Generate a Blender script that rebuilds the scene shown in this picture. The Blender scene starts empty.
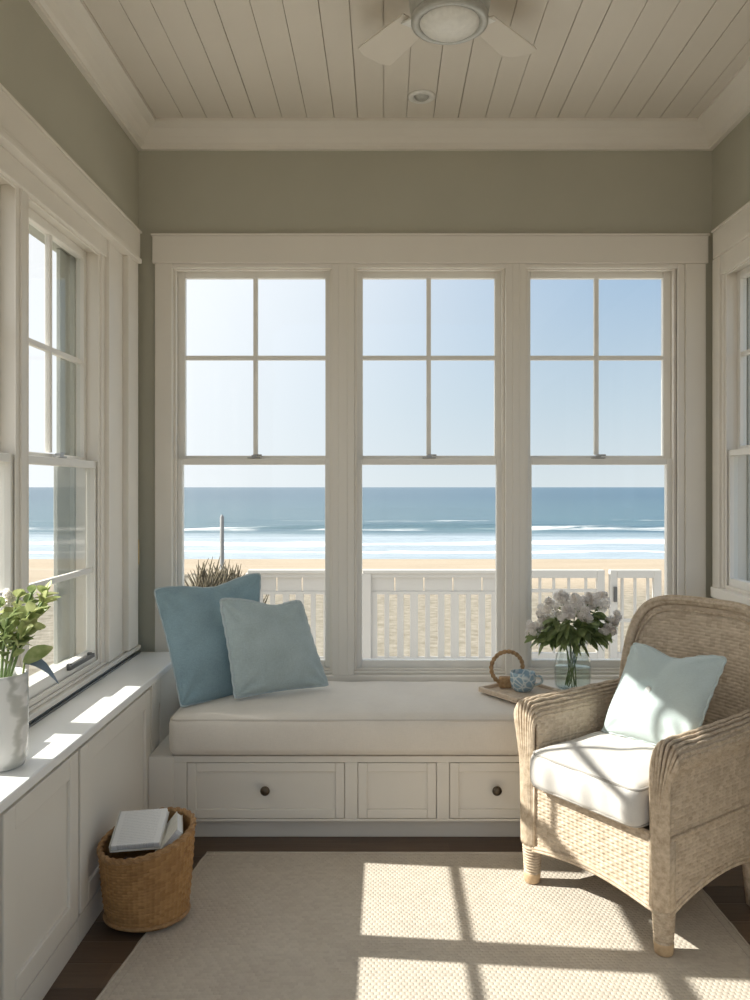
import bpy, bmesh, math, random
import numpy as np
from mathutils import Vector, Matrix

SC = bpy.context.scene
COL = SC.collection
random.seed(7)
RNG = np.random.default_rng(11)
PI = math.pi

# ------------------------------------------------------------------ camera
F, CX, CY, EYE = 801.0, 385.0, 487.0, 1.35
cam = bpy.data.objects.new('camera', bpy.data.cameras.new('camera'))
COL.objects.link(cam)
cam.location = (0, 0, EYE)
cam.rotation_euler = (PI/2, 0, 0)
cam.data.sensor_fit = 'VERTICAL'
cam.data.sensor_height = 36.0
cam.data.lens = 36.0*F/1000.0
cam.data.shift_x = (375-CX)/1000.0
cam.data.shift_y = -(500-CY)/1000.0
cam.data.clip_start = 0.05
cam.data.clip_end = 30000
SC.camera = cam

# ------------------------------------------------------------------ sky, sun, exposure
TO_SUN = Vector((-1.0, 0.10, 0.74)).normalized()
SUN_STRENGTH = 9.8
SKY_STRENGTH = 1.0
SC.view_settings.view_transform = 'Standard'
SC.view_settings.look = 'None'
SC.view_settings.exposure = -0.06
SC.view_settings.gamma = 1.0
SC.view_settings.use_curve_mapping = False
try:
    SC.cycles.use_denoising = True
    SC.cycles.max_bounces = 14
    SC.cycles.diffuse_bounces = 8
    SC.cycles.transparent_max_bounces = 24
    SC.cycles.sample_clamp_indirect = 8.0
except Exception:
    pass

world = bpy.data.worlds.new('sky')
SC.world = world
world.use_nodes = True
nt = world.node_tree
nt.nodes.clear()
n_out = nt.nodes.new('ShaderNodeOutputWorld')
n_bg = nt.nodes.new('ShaderNodeBackground')
n_bg.inputs['Strength'].default_value = SKY_STRENGTH
n_tc = nt.nodes.new('ShaderNodeTexCoord')
n_sep = nt.nodes.new('ShaderNodeSeparateXYZ')
nt.links.new(n_tc.outputs['Generated'], n_sep.inputs[0])
n_ramp = nt.nodes.new('ShaderNodeValToRGB')
els = n_ramp.color_ramp.elements
els[0].position = 0.0; els[0].color = (0.80, 0.87, 0.91, 1)
els[1].position = 1.0; els[1].color = (0.42, 0.56, 0.82, 1)
e = els.new(0.10); e.color = (0.64, 0.76, 0.86, 1)
e = els.new(0.28); e.color = (0.40, 0.57, 0.79, 1)
nt.links.new(n_sep.outputs['Z'], n_ramp.inputs[0])
n_dot = nt.nodes.new('ShaderNodeVectorMath'); n_dot.operation = 'DOT_PRODUCT'
nt.links.new(n_tc.outputs['Generated'], n_dot.inputs[0])
n_dot.inputs[1].default_value = TO_SUN
def glow(a, b, src, colour):
    mr = nt.nodes.new('ShaderNodeMapRange'); mr.interpolation_type = 'SMOOTHSTEP'
    mr.inputs['From Min'].default_value = a
    mr.inputs['From Max'].default_value = b
    nt.links.new(n_dot.outputs['Value'], mr.inputs['Value'])
    mx = nt.nodes.new('ShaderNodeMix'); mx.data_type = 'RGBA'
    nt.links.new(mr.outputs[0], mx.inputs[0])
    nt.links.new(src, mx.inputs[6])
    mx.inputs[7].default_value = colour
    return mx.outputs[2]
g1 = glow(-0.06, 0.50, n_ramp.outputs[0], (1.16, 1.17, 1.20, 1))
g2 = glow(0.50, 1.0, g1, (2.2, 2.15, 2.05, 1))
nt.links.new(g2, n_bg.inputs[0])
nt.links.new(n_bg.outputs[0], n_out.inputs[0])

sun = bpy.data.objects.new('sun', bpy.data.lights.new('sun', 'SUN'))
COL.objects.link(sun)
sun.data.energy = SUN_STRENGTH
sun.data.color = (1.0, 0.95, 0.87)
sun.data.angle = math.radians(0.55)
sun.rotation_euler = TO_SUN.to_track_quat('Z', 'Y').to_euler()
sun.location = (-20, 3, 15)

# ------------------------------------------------------------------ materials
def srgb(r, g, b):
    def f(c):
        c /= 255.0
        return c/12.92 if c <= 0.04045 else ((c+0.055)/1.055)**2.4
    return (f(r), f(g), f(b), 1.0)

class NT:
    def __init__(s, name):
        s.m = bpy.data.materials.new(name); s.m.use_nodes = True
        s.t = s.m.node_tree; s.t.nodes.clear()
        s.out = s.n('ShaderNodeOutputMaterial')
    def n(s, typ, **kw):
        nd = s.t.nodes.new(typ)
        for k, v in kw.items():
            if k in ('operation', 'data_type', 'interpolation_type', 'wave_type', 'bands_direction', 'noise_dimensions', 'blend_type'):
                setattr(nd, k, v)
            else:
                nd.inputs[k].default_value = v
        return nd
    def l(s, a, b): s.t.links.new(a, b)
    def coord(s, kind='Object', scale=(1, 1, 1)):
        tc = s.n('ShaderNodeTexCoord')
        mp = s.n('ShaderNodeMapping'); mp.inputs['Scale'].default_value = scale
        s.l(tc.outputs[kind], mp.inputs[0])
        return mp.outputs[0]
    def noise(s, co, scale, detail=3.0, rough=0.55):
        nd = s.n('ShaderNodeTexNoise', Scale=scale, Detail=detail, Roughness=rough)
        s.l(co, nd.inputs['Vector']); return nd.outputs['Fac']
    def mix(s, fac, a, b):
        nd = s.n('ShaderNodeMix', data_type='RGBA')
        for i, v in ((0, fac), (6, a), (7, b)):
            if hasattr(v, 'is_linked'): s.l(v, nd.inputs[i])
            else: nd.inputs[i].default_value = v
        return nd.outputs[2]
    def ramp(s, v, a, b, c0=0.0, c1=1.0):
        nd = s.n('ShaderNodeMapRange')
        nd.inputs['From Min'].default_value = a; nd.inputs['From Max'].default_value = b
        nd.inputs['To Min'].default_value = c0; nd.inputs['To Max'].default_value = c1
        s.l(v, nd.inputs['Value']); return nd.outputs[0]
    def math(s, op, a, b=None):
        nd = s.n('ShaderNodeMath', operation=op)
        for i, v in ((0, a), (1, b)):
            if v is None: continue
            if hasattr(v, 'is_linked'): s.l(v, nd.inputs[i])
            else: nd.inputs[i].default_value = v
        return nd.outputs[0]
    def bump(s, h, strength, dist):
        nd = s.n('ShaderNodeBump', Strength=strength, Distance=dist)
        s.l(h, nd.inputs['Height']); return nd.outputs[0]
    def principled(s, color, rough, normal=None, spec=0.4, **kw):
        p = s.n('ShaderNodeBsdfPrincipled')
        if hasattr(color, 'is_linked'): s.l(color, p.inputs['Base Color'])
        else: p.inputs['Base Color'].default_value = color
        if hasattr(rough, 'is_linked'): s.l(rough, p.inputs['Roughness'])
        else: p.inputs['Roughness'].default_value = rough
        p.inputs['Specular IOR Level'].default_value = spec
        if normal is not None: s.l(normal, p.inputs['Normal'])
        for k, v in kw.items(): p.inputs[k].default_value = v
        s.l(p.outputs[0], s.out.inputs[0])
        return p

def scale_col(c, k): return (c[0]*k, c[1]*k, c[2]*k, 1.0)

def paint(name, c, rough=0.5, var=0.05, bump=0.02, spec=0.35):
    m = NT(name); co = m.coord()
    f = m.noise(co, 3.0, 4)
    col = m.mix(m.ramp(f, 0.3, 0.7), scale_col(c, 1-var), scale_col(c, 1+var))
    nrm = m.bump(m.noise(co, 140.0, 2), bump*5, 0.001)
    m.principled(col, rough, nrm, spec)
    return m.m

def cloth(name, c, var=0.06, scale=700.0, rough=0.9, sheen=0.2):
    m = NT(name)
    co = m.coord()
    big = m.noise(co, 9.0, 4)
    th = m.noise(m.coord('Object', (1, 1, 0.12)), scale*0.6, 2)
    tv = m.noise(m.coord('Object', (0.12, 0.5, 1)), scale*0.6, 2)
    t = m.math('MULTIPLY', m.math('ADD', th, tv), 0.5)
    k = m.math('ADD', m.math('MULTIPLY', big, 0.4), m.math('MULTIPLY', t, 0.6))
    col = m.mix(m.ramp(k, 0.35, 0.65), scale_col(c, 1-var*1.6), scale_col(c, 1+var))
    nrm = m.bump(t, 0.25, 0.0015)
    p = m.principled(col, rough, nrm, 0.15)
    p.inputs['Sheen Weight'].default_value = sheen
    p.inputs['Sheen Roughness'].default_value = 0.5
    return m.m

def wicker(name, c_lo, c_hi, w, p):
    """strand by strand colour of woven cane, in the panel's own metre UVs"""
    m = NT(name)
    tc = m.n('ShaderNodeTexCoord'); sp = m.n('ShaderNodeSeparateXYZ')
    m.l(tc.outputs['UV'], sp.inputs[0])
    row = m.math('FLOOR', m.math('DIVIDE', sp.outputs[1], p))
    colm = m.math('FLOOR', m.math('DIVIDE', sp.outputs[0], w))
    cb = m.n('ShaderNodeCombineXYZ'); m.l(row, cb.inputs[0]); m.l(colm, cb.inputs[1])
    wn = m.n('ShaderNodeTexWhiteNoise'); m.l(cb.outputs[0], wn.inputs['Vector'])
    co = m.coord('Object', (1, 1, 1))
    f = m.noise(co, 14.0, 5, 0.65)
    g = m.noise(m.coord('UV', (60, 900, 1)), 1.0, 2)
    k = m.math('ADD', m.math('MULTIPLY', wn.outputs['Value'], 0.25), m.math('ADD', m.math('MULTIPLY', f, 0.53), m.math('MULTIPLY', g, 0.22)))
    col = m.mix(m.ramp(k, 0.22, 0.75), c_lo, c_hi)
    nrm = m.bump(g, 0.3, 0.001)
    m.principled(col, 0.6, nrm, 0.3)
    return m.m

def reed(name, c_lo, c_hi):
    m = NT(name)
    f = m.noise(m.coord('Object'), 55.0, 4, 0.65)
    col = m.mix(m.ramp(f, 0.3, 0.7), c_lo, c_hi)
    m.principled(col, 0.55, m.bump(f, 0.3, 0.001), 0.3)
    return m.m

def glass(name, tint=(0.97, 0.985, 0.98, 1), ior=1.45, rough=0.0, gain=1.0):
    m = NT(name)
    tr = m.n('ShaderNodeBsdfTransparent'); tr.inputs[0].default_value = tint
    gl = m.n('ShaderNodeBsdfGlossy'); gl.inputs['Roughness'].default_value = rough
    fr = m.n('ShaderNodeFresnel'); fr.inputs['IOR'].default_value = ior
    mx = m.n('ShaderNodeMixShader')
    ge = m.n('ShaderNodeNewGeometry')
    front = m.math('SUBTRACT', 1.0, ge.outputs['Backfacing'])
    m.l(m.math('MULTIPLY', m.math('MULTIPLY', fr.outputs[0], gain), front), mx.inputs[0]); m.l(tr.outputs[0], mx.inputs[1]); m.l(gl.outputs[0], mx.inputs[2])
    m.l(mx.outputs[0], m.out.inputs[0])
    return m.m

def simple(name, c, rough=0.5, metal=0.0, spec=0.5):
    m = NT(name)
    f = m.noise(m.coord(), 60.0, 3)
    m.principled(m.mix(m.ramp(f, 0.3, 0.7), scale_col(c, 0.93), scale_col(c, 1.06)), rough, None, spec, Metallic=metal)
    return m.m

M = {}
M['trim'] = paint('cream_trim_paint', (0.775, 0.735, 0.67, 1), 0.38, 0.02)
M['sash'] = paint('white_sash_paint', (0.81, 0.79, 0.745, 1), 0.35, 0.02)
M['wall'] = paint('sage_wall_paint', (0.45, 0.436, 0.36, 1), 0.7, 0.03, 0.04)
M['ceiling'] = paint('ceiling_paint', (0.725, 0.675, 0.60, 1), 0.5, 0.02)
M['groove'] = simple('groove_paint', (0.24, 0.21, 0.17, 1), 0.8)
M['cabinet'] = paint('cabinet_paint', (0.74, 0.70, 0.63, 1), 0.4, 0.02)
M['counter'] = paint('counter_paint', (0.87, 0.865, 0.845, 1), 0.25, 0.02)
M['ext'] = paint('exterior_grey_green_paint', (0.46, 0.47, 0.43, 1), 0.6, 0.04)
M['white'] = paint('white_paint', (0.56, 0.535, 0.50, 1), 0.5, 0.03)
M['glass'] = glass('window_glass', (0.965, 0.98, 0.98, 1), 1.45)
M['vase_glass'] = glass('vase_glass', (0.94, 0.96, 0.95, 1), 1.5, 0.0, 1.6)
M['water_glass'] = glass('vase_water', (0.94, 0.96, 0.94, 1), 1.33, 0.0, 1.0)
M['bronze'] = simple('dark_bronze', (0.12, 0.095, 0.07, 1), 0.35, 0.9)
M['brass'] = simple('brass', (0.55, 0.42, 0.22, 1), 0.35, 0.9)
M['steel'] = simple('brushed_grey_metal', (0.42, 0.42, 0.42, 1), 0.35, 0.8)
M['dark_metal'] = simple('dark_grey_metal', (0.13, 0.13, 0.13, 1), 0.4, 0.7)
M['cushion'] = cloth('oatmeal_linen', (0.72, 0.67, 0.60, 1), 0.04)
M['cushion_piping'] = cloth('oatmeal_piping', (0.58, 0.53, 0.47, 1), 0.05)
M['seat_linen'] = cloth('white_linen', (0.60, 0.575, 0.54, 1), 0.04)
M['grey_piping'] = cloth('grey_piping', (0.36, 0.34, 0.31, 1), 0.05)
M['blue'] = cloth('blue_linen', (0.27, 0.385, 0.435, 1), 0.12)
M['blue_light'] = cloth('pale_blue_green_linen', (0.43, 0.515, 0.525, 1), 0.12)
M['pale'] = cloth('pale_aqua_linen', (0.50, 0.58, 0.575, 1), 0.06)
M['blue_fringe'] = cloth('blue_fringe', (0.48, 0.55, 0.57, 1), 0.10)
M['wicker'] = wicker('weathered_wicker', (0.38, 0.295, 0.21, 1), (0.66, 0.55, 0.425, 1), 0.0175, 0.0112)
M['reed'] = reed('weathered_reed', (0.38, 0.29, 0.20, 1), (0.66, 0.55, 0.42, 1))
M['foot'] = reed('pale_wood', (0.50, 0.35, 0.21, 1), (0.62, 0.46, 0.29, 1))
M['basket'] = wicker('honey_seagrass', (0.25, 0.125, 0.045, 1), (0.48, 0.275, 0.11, 1), 0.016, 0.0105)
M['basket_rim'] = reed('honey_rope', (0.26, 0.14, 0.06, 1), (0.46, 0.28, 0.13, 1))
M['tray'] = reed('bleached_wood', (0.50, 0.40, 0.30, 1), (0.66, 0.55, 0.43, 1))
M['hoop'] = reed('cane_hoop', (0.26, 0.15, 0.07, 1), (0.50, 0.33, 0.17, 1))
M['stem'] = simple('green_stem', (0.13, 0.20, 0.06, 1), 0.5)
M['enamel'] = simple('white_enamel', (0.78, 0.77, 0.73, 1), 0.3)
M['grey_enamel'] = simple('grey_enamel', (0.46, 0.46, 0.43, 1), 0.3, 0.3)
M['bluegrey'] = simple('blue_grey_leaf', (0.16, 0.22, 0.28, 1), 0.5)
M['book_cover'] = simple('cream_book_cover', (0.70, 0.68, 0.62, 1), 0.6)
M['book_dark'] = simple('brown_book_cover', (0.16, 0.10, 0.07, 1), 0.6)
M['post'] = simple('weathered_grey_wood', (0.30, 0.30, 0.30, 1), 0.8)

def mat_leaf(name, lo, hi, tr=0.4, rough=0.45):
    m = NT(name)
    f = m.noise(m.coord(), 30.0, 3)
    col = m.mix(m.ramp(f, 0.3, 0.7), lo, hi)
    d = m.n('ShaderNodeBsdfPrincipled'); m.l(col, d.inputs['Base Color']); d.inputs['Roughness'].default_value = rough
    t = m.n('ShaderNodeBsdfTranslucent'); m.l(m.mix(0.0, col, col), t.inputs[0])
    mx = m.n('ShaderNodeMixShader'); mx.inputs[0].default_value = tr
    m.l(d.outputs[0], mx.inputs[1]); m.l(t.outputs[0], mx.inputs[2]); m.l(mx.outputs[0], m.out.inputs[0])
    return m.m
M['petal'] = mat_leaf('white_petal', (0.84, 0.80, 0.77, 1), (0.92, 0.90, 0.87, 1), 0.65, 0.7)
M['leaf_dark'] = mat_leaf('dark_leaf', (0.15, 0.21, 0.075, 1), (0.36, 0.42, 0.19, 1))
M['leaf_light'] = mat_leaf('yellow_green_leaf', (0.27, 0.35, 0.11, 1), (0.60, 0.62, 0.31, 1))

def mat_floor():
    m = NT('dark_oak_boards')
    tc = m.n('ShaderNodeTexCoord'); sp = m.n('ShaderNodeSeparateXYZ'); m.l(tc.outputs['Object'], sp.inputs[0])
    row = m.math('FLOOR', m.math('DIVIDE', sp.outputs[1], 0.11))
    fr = m.math('FRACT', m.math('DIVIDE', sp.outputs[1], 0.11))
    off = m.math('ADD', sp.outputs[0], m.math('MULTIPLY', row, 0.37))
    colm = m.math('FLOOR', m.math('DIVIDE', off, 0.9))
    cb = m.n('ShaderNodeCombineXYZ'); m.l(row, cb.inputs[0]); m.l(colm, cb.inputs[1])
    wn = m.n('ShaderNodeTexWhiteNoise'); m.l(cb.outputs[0], wn.inputs['Vector'])
    grain = m.noise(m.coord('Object', (3, 45, 1)), 1.6, 6, 0.6)
    k = m.math('ADD', m.math('MULTIPLY', wn.outputs['Value'], 0.5), m.math('MULTIPLY', grain, 0.5))
    col = m.mix(m.ramp(k, 0.2, 0.8), (0.075, 0.047, 0.030, 1), (0.17, 0.115, 0.078, 1))
    edge = m.math('MINIMUM', fr, m.math('SUBTRACT', 1.0, fr))
    h = m.math('ADD', m.ramp(edge, 0.0, 0.03), m.math('MULTIPLY', grain, 0.15))
    m.principled(col, 0.42, m.bump(h, 0.5, 0.002), 0.4)
    return m.m
M['floor'] = mat_floor()

def mat_rug():
    m = NT('woven_jute')
    tc = m.n('ShaderNodeTexCoord'); sp = m.n('ShaderNodeSeparateXYZ'); m.l(tc.outputs['Object'], sp.inputs[0])
    wob = m.noise(m.coord(), 9.0, 2)
    x = m.math('ADD', sp.outputs[0], m.math('MULTIPLY', wob, 0.010))
    y = m.math('ADD', sp.outputs[1], m.math('MULTIPLY', wob, 0.012))
    fy = m.math('DIVIDE', y, 0.0135)
    row = m.math('FLOOR', fy)
    sx = m.math('ADD', m.math('DIVIDE', x, 0.0165), m.math('MULTIPLY', m.math('MODULO', row, 2.0), 0.5))
    a = m.math('ABSOLUTE', m.math('SINE', m.math('MULTIPLY', sx, PI)))
    b = m.math('ABSOLUTE', m.math('SINE', m.math('MULTIPLY', fy, PI)))
    h = m.math('MULTIPLY', m.math('POWER', a, 0.6), m.math('POWER', b, 0.6))
    cb = m.n('ShaderNodeCombineXYZ'); m.l(m.math('FLOOR', sx), cb.inputs[0]); m.l(row, cb.inputs[1])
    wn = m.n('ShaderNodeTexWhiteNoise'); m.l(cb.outputs[0], wn.inputs['Vector'])
    big = m.noise(m.coord(), 5.0, 4)
    k = m.math('ADD', m.math('MULTIPLY', wn.outputs['Value'], 0.3), m.math('MULTIPLY', big, 0.7))
    col = m.mix(m.ramp(k, 0.2, 0.8), (0.49, 0.43, 0.36, 1), (0.60, 0.54, 0.455, 1))
    m.principled(col, 0.95, m.bump(h, 0.7, 0.0028), 0.1)
    return m.m
M['rug'] = mat_rug()
M['rug_hem'] = cloth('jute_hem', (0.50, 0.44, 0.365, 1), 0.08)

def mat_page():
    m = NT('printed_pages')
    tc = m.n('ShaderNodeTexCoord'); sp = m.n('ShaderNodeSeparateXYZ'); m.l(tc.outputs['UV'], sp.inputs[0])
    ln = m.math('FRACT', m.math('MULTIPLY', sp.outputs[1], 22.0))
    on = m.math('LESS_THAN', ln, 0.38)
    g = m.noise(m.coord('UV', (30, 22, 1)), 3.0, 2)
    inside = m.math('MULTIPLY', m.math('GREATER_THAN', sp.outputs[0], 0.12), m.math('LESS_THAN', sp.outputs[0], 0.88))
    k = m.math('MULTIPLY', m.math('MULTIPLY', on, inside), m.ramp(g, 0.42, 0.5))
    col = m.mix(m.math('MULTIPLY', k, 0.35), (0.88, 0.88, 0.87, 1), (0.35, 0.36, 0.38, 1))
    m.principled(col, 0.7, None, 0.2)
    return m.m
M['page'] = mat_page()

def mat_marble():
    m = NT('white_veined_ceramic')
    w = m.n('ShaderNodeTexWave', Scale=5.0, Distortion=7.0, Detail=3.0)
    w.inputs['Detail Scale'].default_value = 1.2
    m.l(m.coord('Object', (1, 1, 2)), w.inputs['Vector'])
    col = m.mix(m.ramp(w.outputs['Fac'], 0.0, 0.30), (0.52, 0.52, 0.48, 1), (0.80, 0.79, 0.76, 1))
    m.principled(col, 0.15, None, 0.5)
    return m.m
M['marble'] = mat_marble()

def mat_mug():
    m = NT('blue_patterned_glaze')
    v = m.n('ShaderNodeTexVoronoi', Scale=38.0); v.feature = 'DISTANCE_TO_EDGE'
    m.l(m.coord(), v.inputs['Vector'])
    col = m.mix(m.ramp(v.outputs['Distance'], 0.02, 0.14), (0.62, 0.68, 0.68, 1), (0.26, 0.38, 0.46, 1))
    m.principled(col, 0.2, None, 0.5)
    return m.m
M['mug'] = mat_mug()

def mat_sand():
    m = NT('beach_sand')
    tc = m.n('ShaderNodeTexCoord')
    f = m.noise(m.coord('Object', (0.12, 0.6, 1)), 1.0, 5)
    f2 = m.noise(m.coord('Object', (1, 1, 1)), 2.5, 5)
    k = m.ramp(m.math('ADD', m.math('MULTIPLY', f, 0.6), m.math('MULTIPLY', f2, 0.4)), 0.3, 0.7)
    col = m.mix(k, (0.33, 0.265, 0.195, 1), (0.41, 0.34, 0.26, 1))
    sp = m.n('ShaderNodeSeparateXYZ'); m.l(tc.outputs['Object'], sp.inputs[0])
    near_sand = m.mix(m.ramp(f2, 0.35, 0.65), (0.19, 0.165, 0.125, 1), (0.30, 0.27, 0.22, 1))  # darker, greyer tone for the stretch nearest the deck
    far = m.ramp(m.math('ADD', sp.outputs[1], m.math('MULTIPLY', f2, 8.0)), 42.0, 50.0)
    col = m.mix(far, near_sand, col)
    m.principled(col, 0.9, m.bump(f2, 0.5, 0.05), 0.1)
    return m.m
M['sand'] = mat_sand()

def mat_sea():
    m = NT('sea_water')
    tc = m.n('ShaderNodeTexCoord'); sp = m.n('ShaderNodeSeparateXYZ'); m.l(tc.outputs['Object'], sp.inputs[0])
    X, Y = sp.outputs[0], sp.outputs[1]
    wob = m.noise(m.coord('Object', (0.035, 0.05, 1)), 1.0, 4)
    y = m.math('ADD', Y, m.math('MULTIPLY', m.math('SUBTRACT', wob, 0.5), 16.0))
    fine = m.noise(m.coord('Object', (0.22, 0.9, 1)), 1.0, 6, 0.7)
    streak = m.noise(m.coord('Object', (0.05, 0.45, 1)), 1.0, 5, 0.65)
    def band(c, w):
        d = m.math('ABSOLUTE', m.math('SUBTRACT', y, c))
        return m.ramp(d, w*0.45, w, 1.0, 0.0)
    patch = m.ramp(m.noise(m.coord('Object', (0.045, 0.02, 1)), 1.0, 2), 0.44, 0.56)
    b1 = m.math('MULTIPLY', m.math('MULTIPLY', band(101.5, 3.6), patch), m.ramp(fine, 0.36, 0.5))
    b2 = m.math('MULTIPLY', band(76.0, 2.6), m.ramp(fine, 0.33, 0.52))
    b3 = m.math('MULTIPLY', band(66.0, 1.3), m.ramp(fine, 0.3, 0.5))
    b4 = m.math('MULTIPLY', m.math('MULTIPLY', band(126.0, 2.5), m.ramp(patch, 0.0, 1.0, 1.0, 0.0)), m.ramp(fine, 0.5, 0.6))
    foam = m.math('MAXIMUM', m.math('MAXIMUM', b1, b2), m.math('MAXIMUM', b3, b4))
    shallow = m.ramp(y, 96.0, 84.0)
    deep = m.mix(m.ramp(Y, 90, 420), (0.085, 0.16, 0.18, 1), (0.022, 0.065, 0.11, 1))
    deep = m.mix(m.ramp(streak, 0.35, 0.7), scale_col((0.055, 0.12, 0.17), 0.9), deep)
    wash = m.mix(m.ramp(streak, 0.3, 0.7), (0.27, 0.335, 0.385, 1), (0.40, 0.455, 0.50, 1))
    col = m.mix(shallow, deep, wash)
    col = m.mix(foam, col, (0.80, 0.80, 0.79, 1))
    h = m.math('ADD', m.math('MULTIPLY', streak, 0.7), m.math('MULTIPLY', fine, 0.4))
    rough = m.ramp(foam, 0, 1, 0.32, 0.9)
    m.principled(col, rough, m.bump(h, 0.9, 1.2), 0.4)
    return m.m
M['sea'] = mat_sea()
M['grass'] = simple('dry_dune_grass', (0.17, 0.14, 0.09, 1), 0.9)

# ------------------------------------------------------------------ mesh helpers
def wloc(o):
    v = Vector((0, 0, 0))
    while o is not None:
        v += o.location; o = o.parent
    return v

class MB:
    def __init__(s): s.v = []; s.f = []; s.uv = {}; s.n = 0
    def add(s, vs, fs, uvs=None):
        b = s.n
        s.v.extend([tuple(map(float, q)) for q in vs]); s.n += len(vs)
        s.f.extend([tuple(i+b for i in f) for f in fs])
        if uvs is not None:
            for i, q in enumerate(uvs): s.uv[b+i] = (float(q[0]), float(q[1]))
        return s
    def box(s, x0, x1, y0, y1, z0, z1):
        x0, x1 = min(x0, x1), max(x0, x1); y0, y1 = min(y0, y1), max(y0, y1); z0, z1 = min(z0, z1), max(z0, z1)
        vs = [(x0, y0, z0), (x1, y0, z0), (x1, y1, z0), (x0, y1, z0), (x0, y0, z1), (x1, y0, z1), (x1, y1, z1), (x0, y1, z1)]
        return s.add(vs, [(0, 3, 2, 1), (4, 5, 6, 7), (0, 1, 5, 4), (1, 2, 6, 5), (2, 3, 7, 6), (3, 0, 4, 7)])
    def tube(s, pts, r, n=8, closed=False, caps=True, ry=None):
        P = [Vector(p) for p in pts]; k = len(P)
        R = r if isinstance(r, (list, tuple, np.ndarray)) else [r]*k
        rings = []; up = None
        for i in range(k):
            a = P[(i-1) % k] if (closed or i > 0) else P[i]
            b = P[(i+1) % k] if (closed or i < k-1) else P[i]
            t = (b-a)
            if t.length < 1e-9: t = Vector((0, 0, 1))
            t.normalize()
            if up is None:
                up = Vector((0, 0, 1)) if abs(t.z) < 0.9 else Vector((1, 0, 0))
            up = up - t*up.dot(t)
            if up.length < 1e-6: up = t.orthogonal()
            up.normalize()
            sd = t.cross(up)
            q = (R[i] if ry is None else ry)
            rings.append([P[i]+sd*(math.cos(2*PI*j/n)*R[i])+up*(math.sin(2*PI*j/n)*q) for j in range(n)])
        vs = [p for ring in rings for p in ring]; fs = []
        m = k if closed else k-1
        for i in range(m):
            i2 = (i+1) % k
            for j in range(n):
                j2 = (j+1) % n
                fs.append((i*n+j, i*n+j2, i2*n+j2, i2*n+j))
        if caps and not closed:
            fs.append(tuple(range(n-1, -1, -1))); fs.append(tuple((k-1)*n+j for j in range(n)))
        return s.add(vs, fs)
    def lathe(s, prof, cx=0, cy=0, n=32, sx=1.0, sy=1.0):
        vs = []; fs = []
        for (r, z) in prof:
            for j in range(n):
                a = 2*PI*j/n
                vs.append((cx+r*sx*math.cos(a), cy+r*sy*math.sin(a), z))
        for i in range(len(prof)-1):
            for j in range(n):
                j2 = (j+1) % n
                fs.append((i*n+j, i*n+j2, (i+1)*n+j2, (i+1)*n+j))
        fs.append(tuple(range(n-1, -1, -1))); fs.append(tuple((len(prof)-1)*n+j for j in range(n)))
        return s.add(vs, fs)
    def sheet(s, G, uv=None, back=None, wrap=False):
        """G: (nu,nv,3); with back a second grid that closes it to a solid"""
        nu, nv = G.shape[:2]
        def quads(off, flip):
            out = []
            for i in range(nu if wrap else nu-1):
                i2 = (i+1) % nu
                for j in range(nv-1):
                    q = (off+i*nv+j, off+i2*nv+j, off+i2*nv+j+1, off+i*nv+j+1)
                    out.append(q[::-1] if flip else q)
            return out
        vs = G.reshape(-1, 3).tolist(); fs = quads(0, False)
        uvs = uv.reshape(-1, 2).tolist() if uv is not None else None
        if back is not None:
            o = nu*nv
            vs += back.reshape(-1, 3).tolist(); fs += quads(o, True)
            if uvs is not None: uvs = uvs+uvs
            for i in range(nu if wrap else nu-1):
                i2 = (i+1) % nu
                fs.append((i*nv, o+i*nv, o+i2*nv, i2*nv))
                fs.append((i*nv+nv-1, i2*nv+nv-1, o+i2*nv+nv-1, o+i*nv+nv-1))
            if not wrap:
                for j in range(nv-1):
                    fs.append((j, j+1, o+j+1, o+j))
                    e = (nu-1)*nv
                    fs.append((e+j, o+e+j, o+e+j+1, e+j+1))
        return s.add(vs, fs, uvs)
    def build(s, name, mat, parent=None, bevel=0.0, smooth=False, seg=2, base=None, local=False, angle=None):
        me = bpy.data.meshes.new(name)
        V = np.array(s.v, dtype=float)
        o = bpy.data.objects.new(name, me); COL.objects.link(o)
        if parent is not None:
            o.parent = parent
            if not local: V = V-np.array(wloc(parent))
        elif not local:
            b = np.array(base) if base is not None else np.array([(V[:, 0].min()+V[:, 0].max())/2, (V[:, 1].min()+V[:, 1].max())/2, V[:, 2].min()])
            o.location = tuple(b); V = V-b
        me.from_pydata(V.tolist(), [], s.f)
        bm = bmesh.new(); bm.from_mesh(me)
        bmesh.ops.recalc_face_normals(bm, faces=bm.faces)
        bm.to_mesh(me); bm.free()
        if s.uv:
            lay = me.uv_layers.new(name='UVMap')
            vi = np.zeros(len(me.loops), dtype=np.int32); me.loops.foreach_get('vertex_index', vi)
            tab = np.zeros((len(V), 2))
            for k, q in s.uv.items(): tab[k] = q
            lay.data.foreach_set('uv', tab[vi].astype(np.float32).ravel())
        me.materials.append(mat)
        if smooth:
            me.polygons.foreach_set('use_smooth', np.ones(len(me.polygons), dtype=bool))
        if bevel > 0:
            md = o.modifiers.new('bevel', 'BEVEL'); md.width = bevel; md.segments = seg; md.limit_method = 'ANGLE'; md.angle_limit = math.radians(40)
            md.harden_normals = False
        me.update()
        return o

def tag(o, label, cat, group=None, kind=None):
    o['label'] = label; o['category'] = cat
    if group: o['group'] = group
    if kind: o['kind'] = kind
    return o

def thing(name, loc, label, cat, group=None, rz=0.0, kind=None):
    o = bpy.data.objects.new(name, None); COL.objects.link(o)
    o.empty_display_size = 0.1
    o.location = loc; o.rotation_euler = (0, 0, rz)
    return tag(o, label, cat, group, kind)

def P(px, py, d):
    return Vector(((px-CX)*d/F, d, EYE-(py-CY)*d/F))

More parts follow.
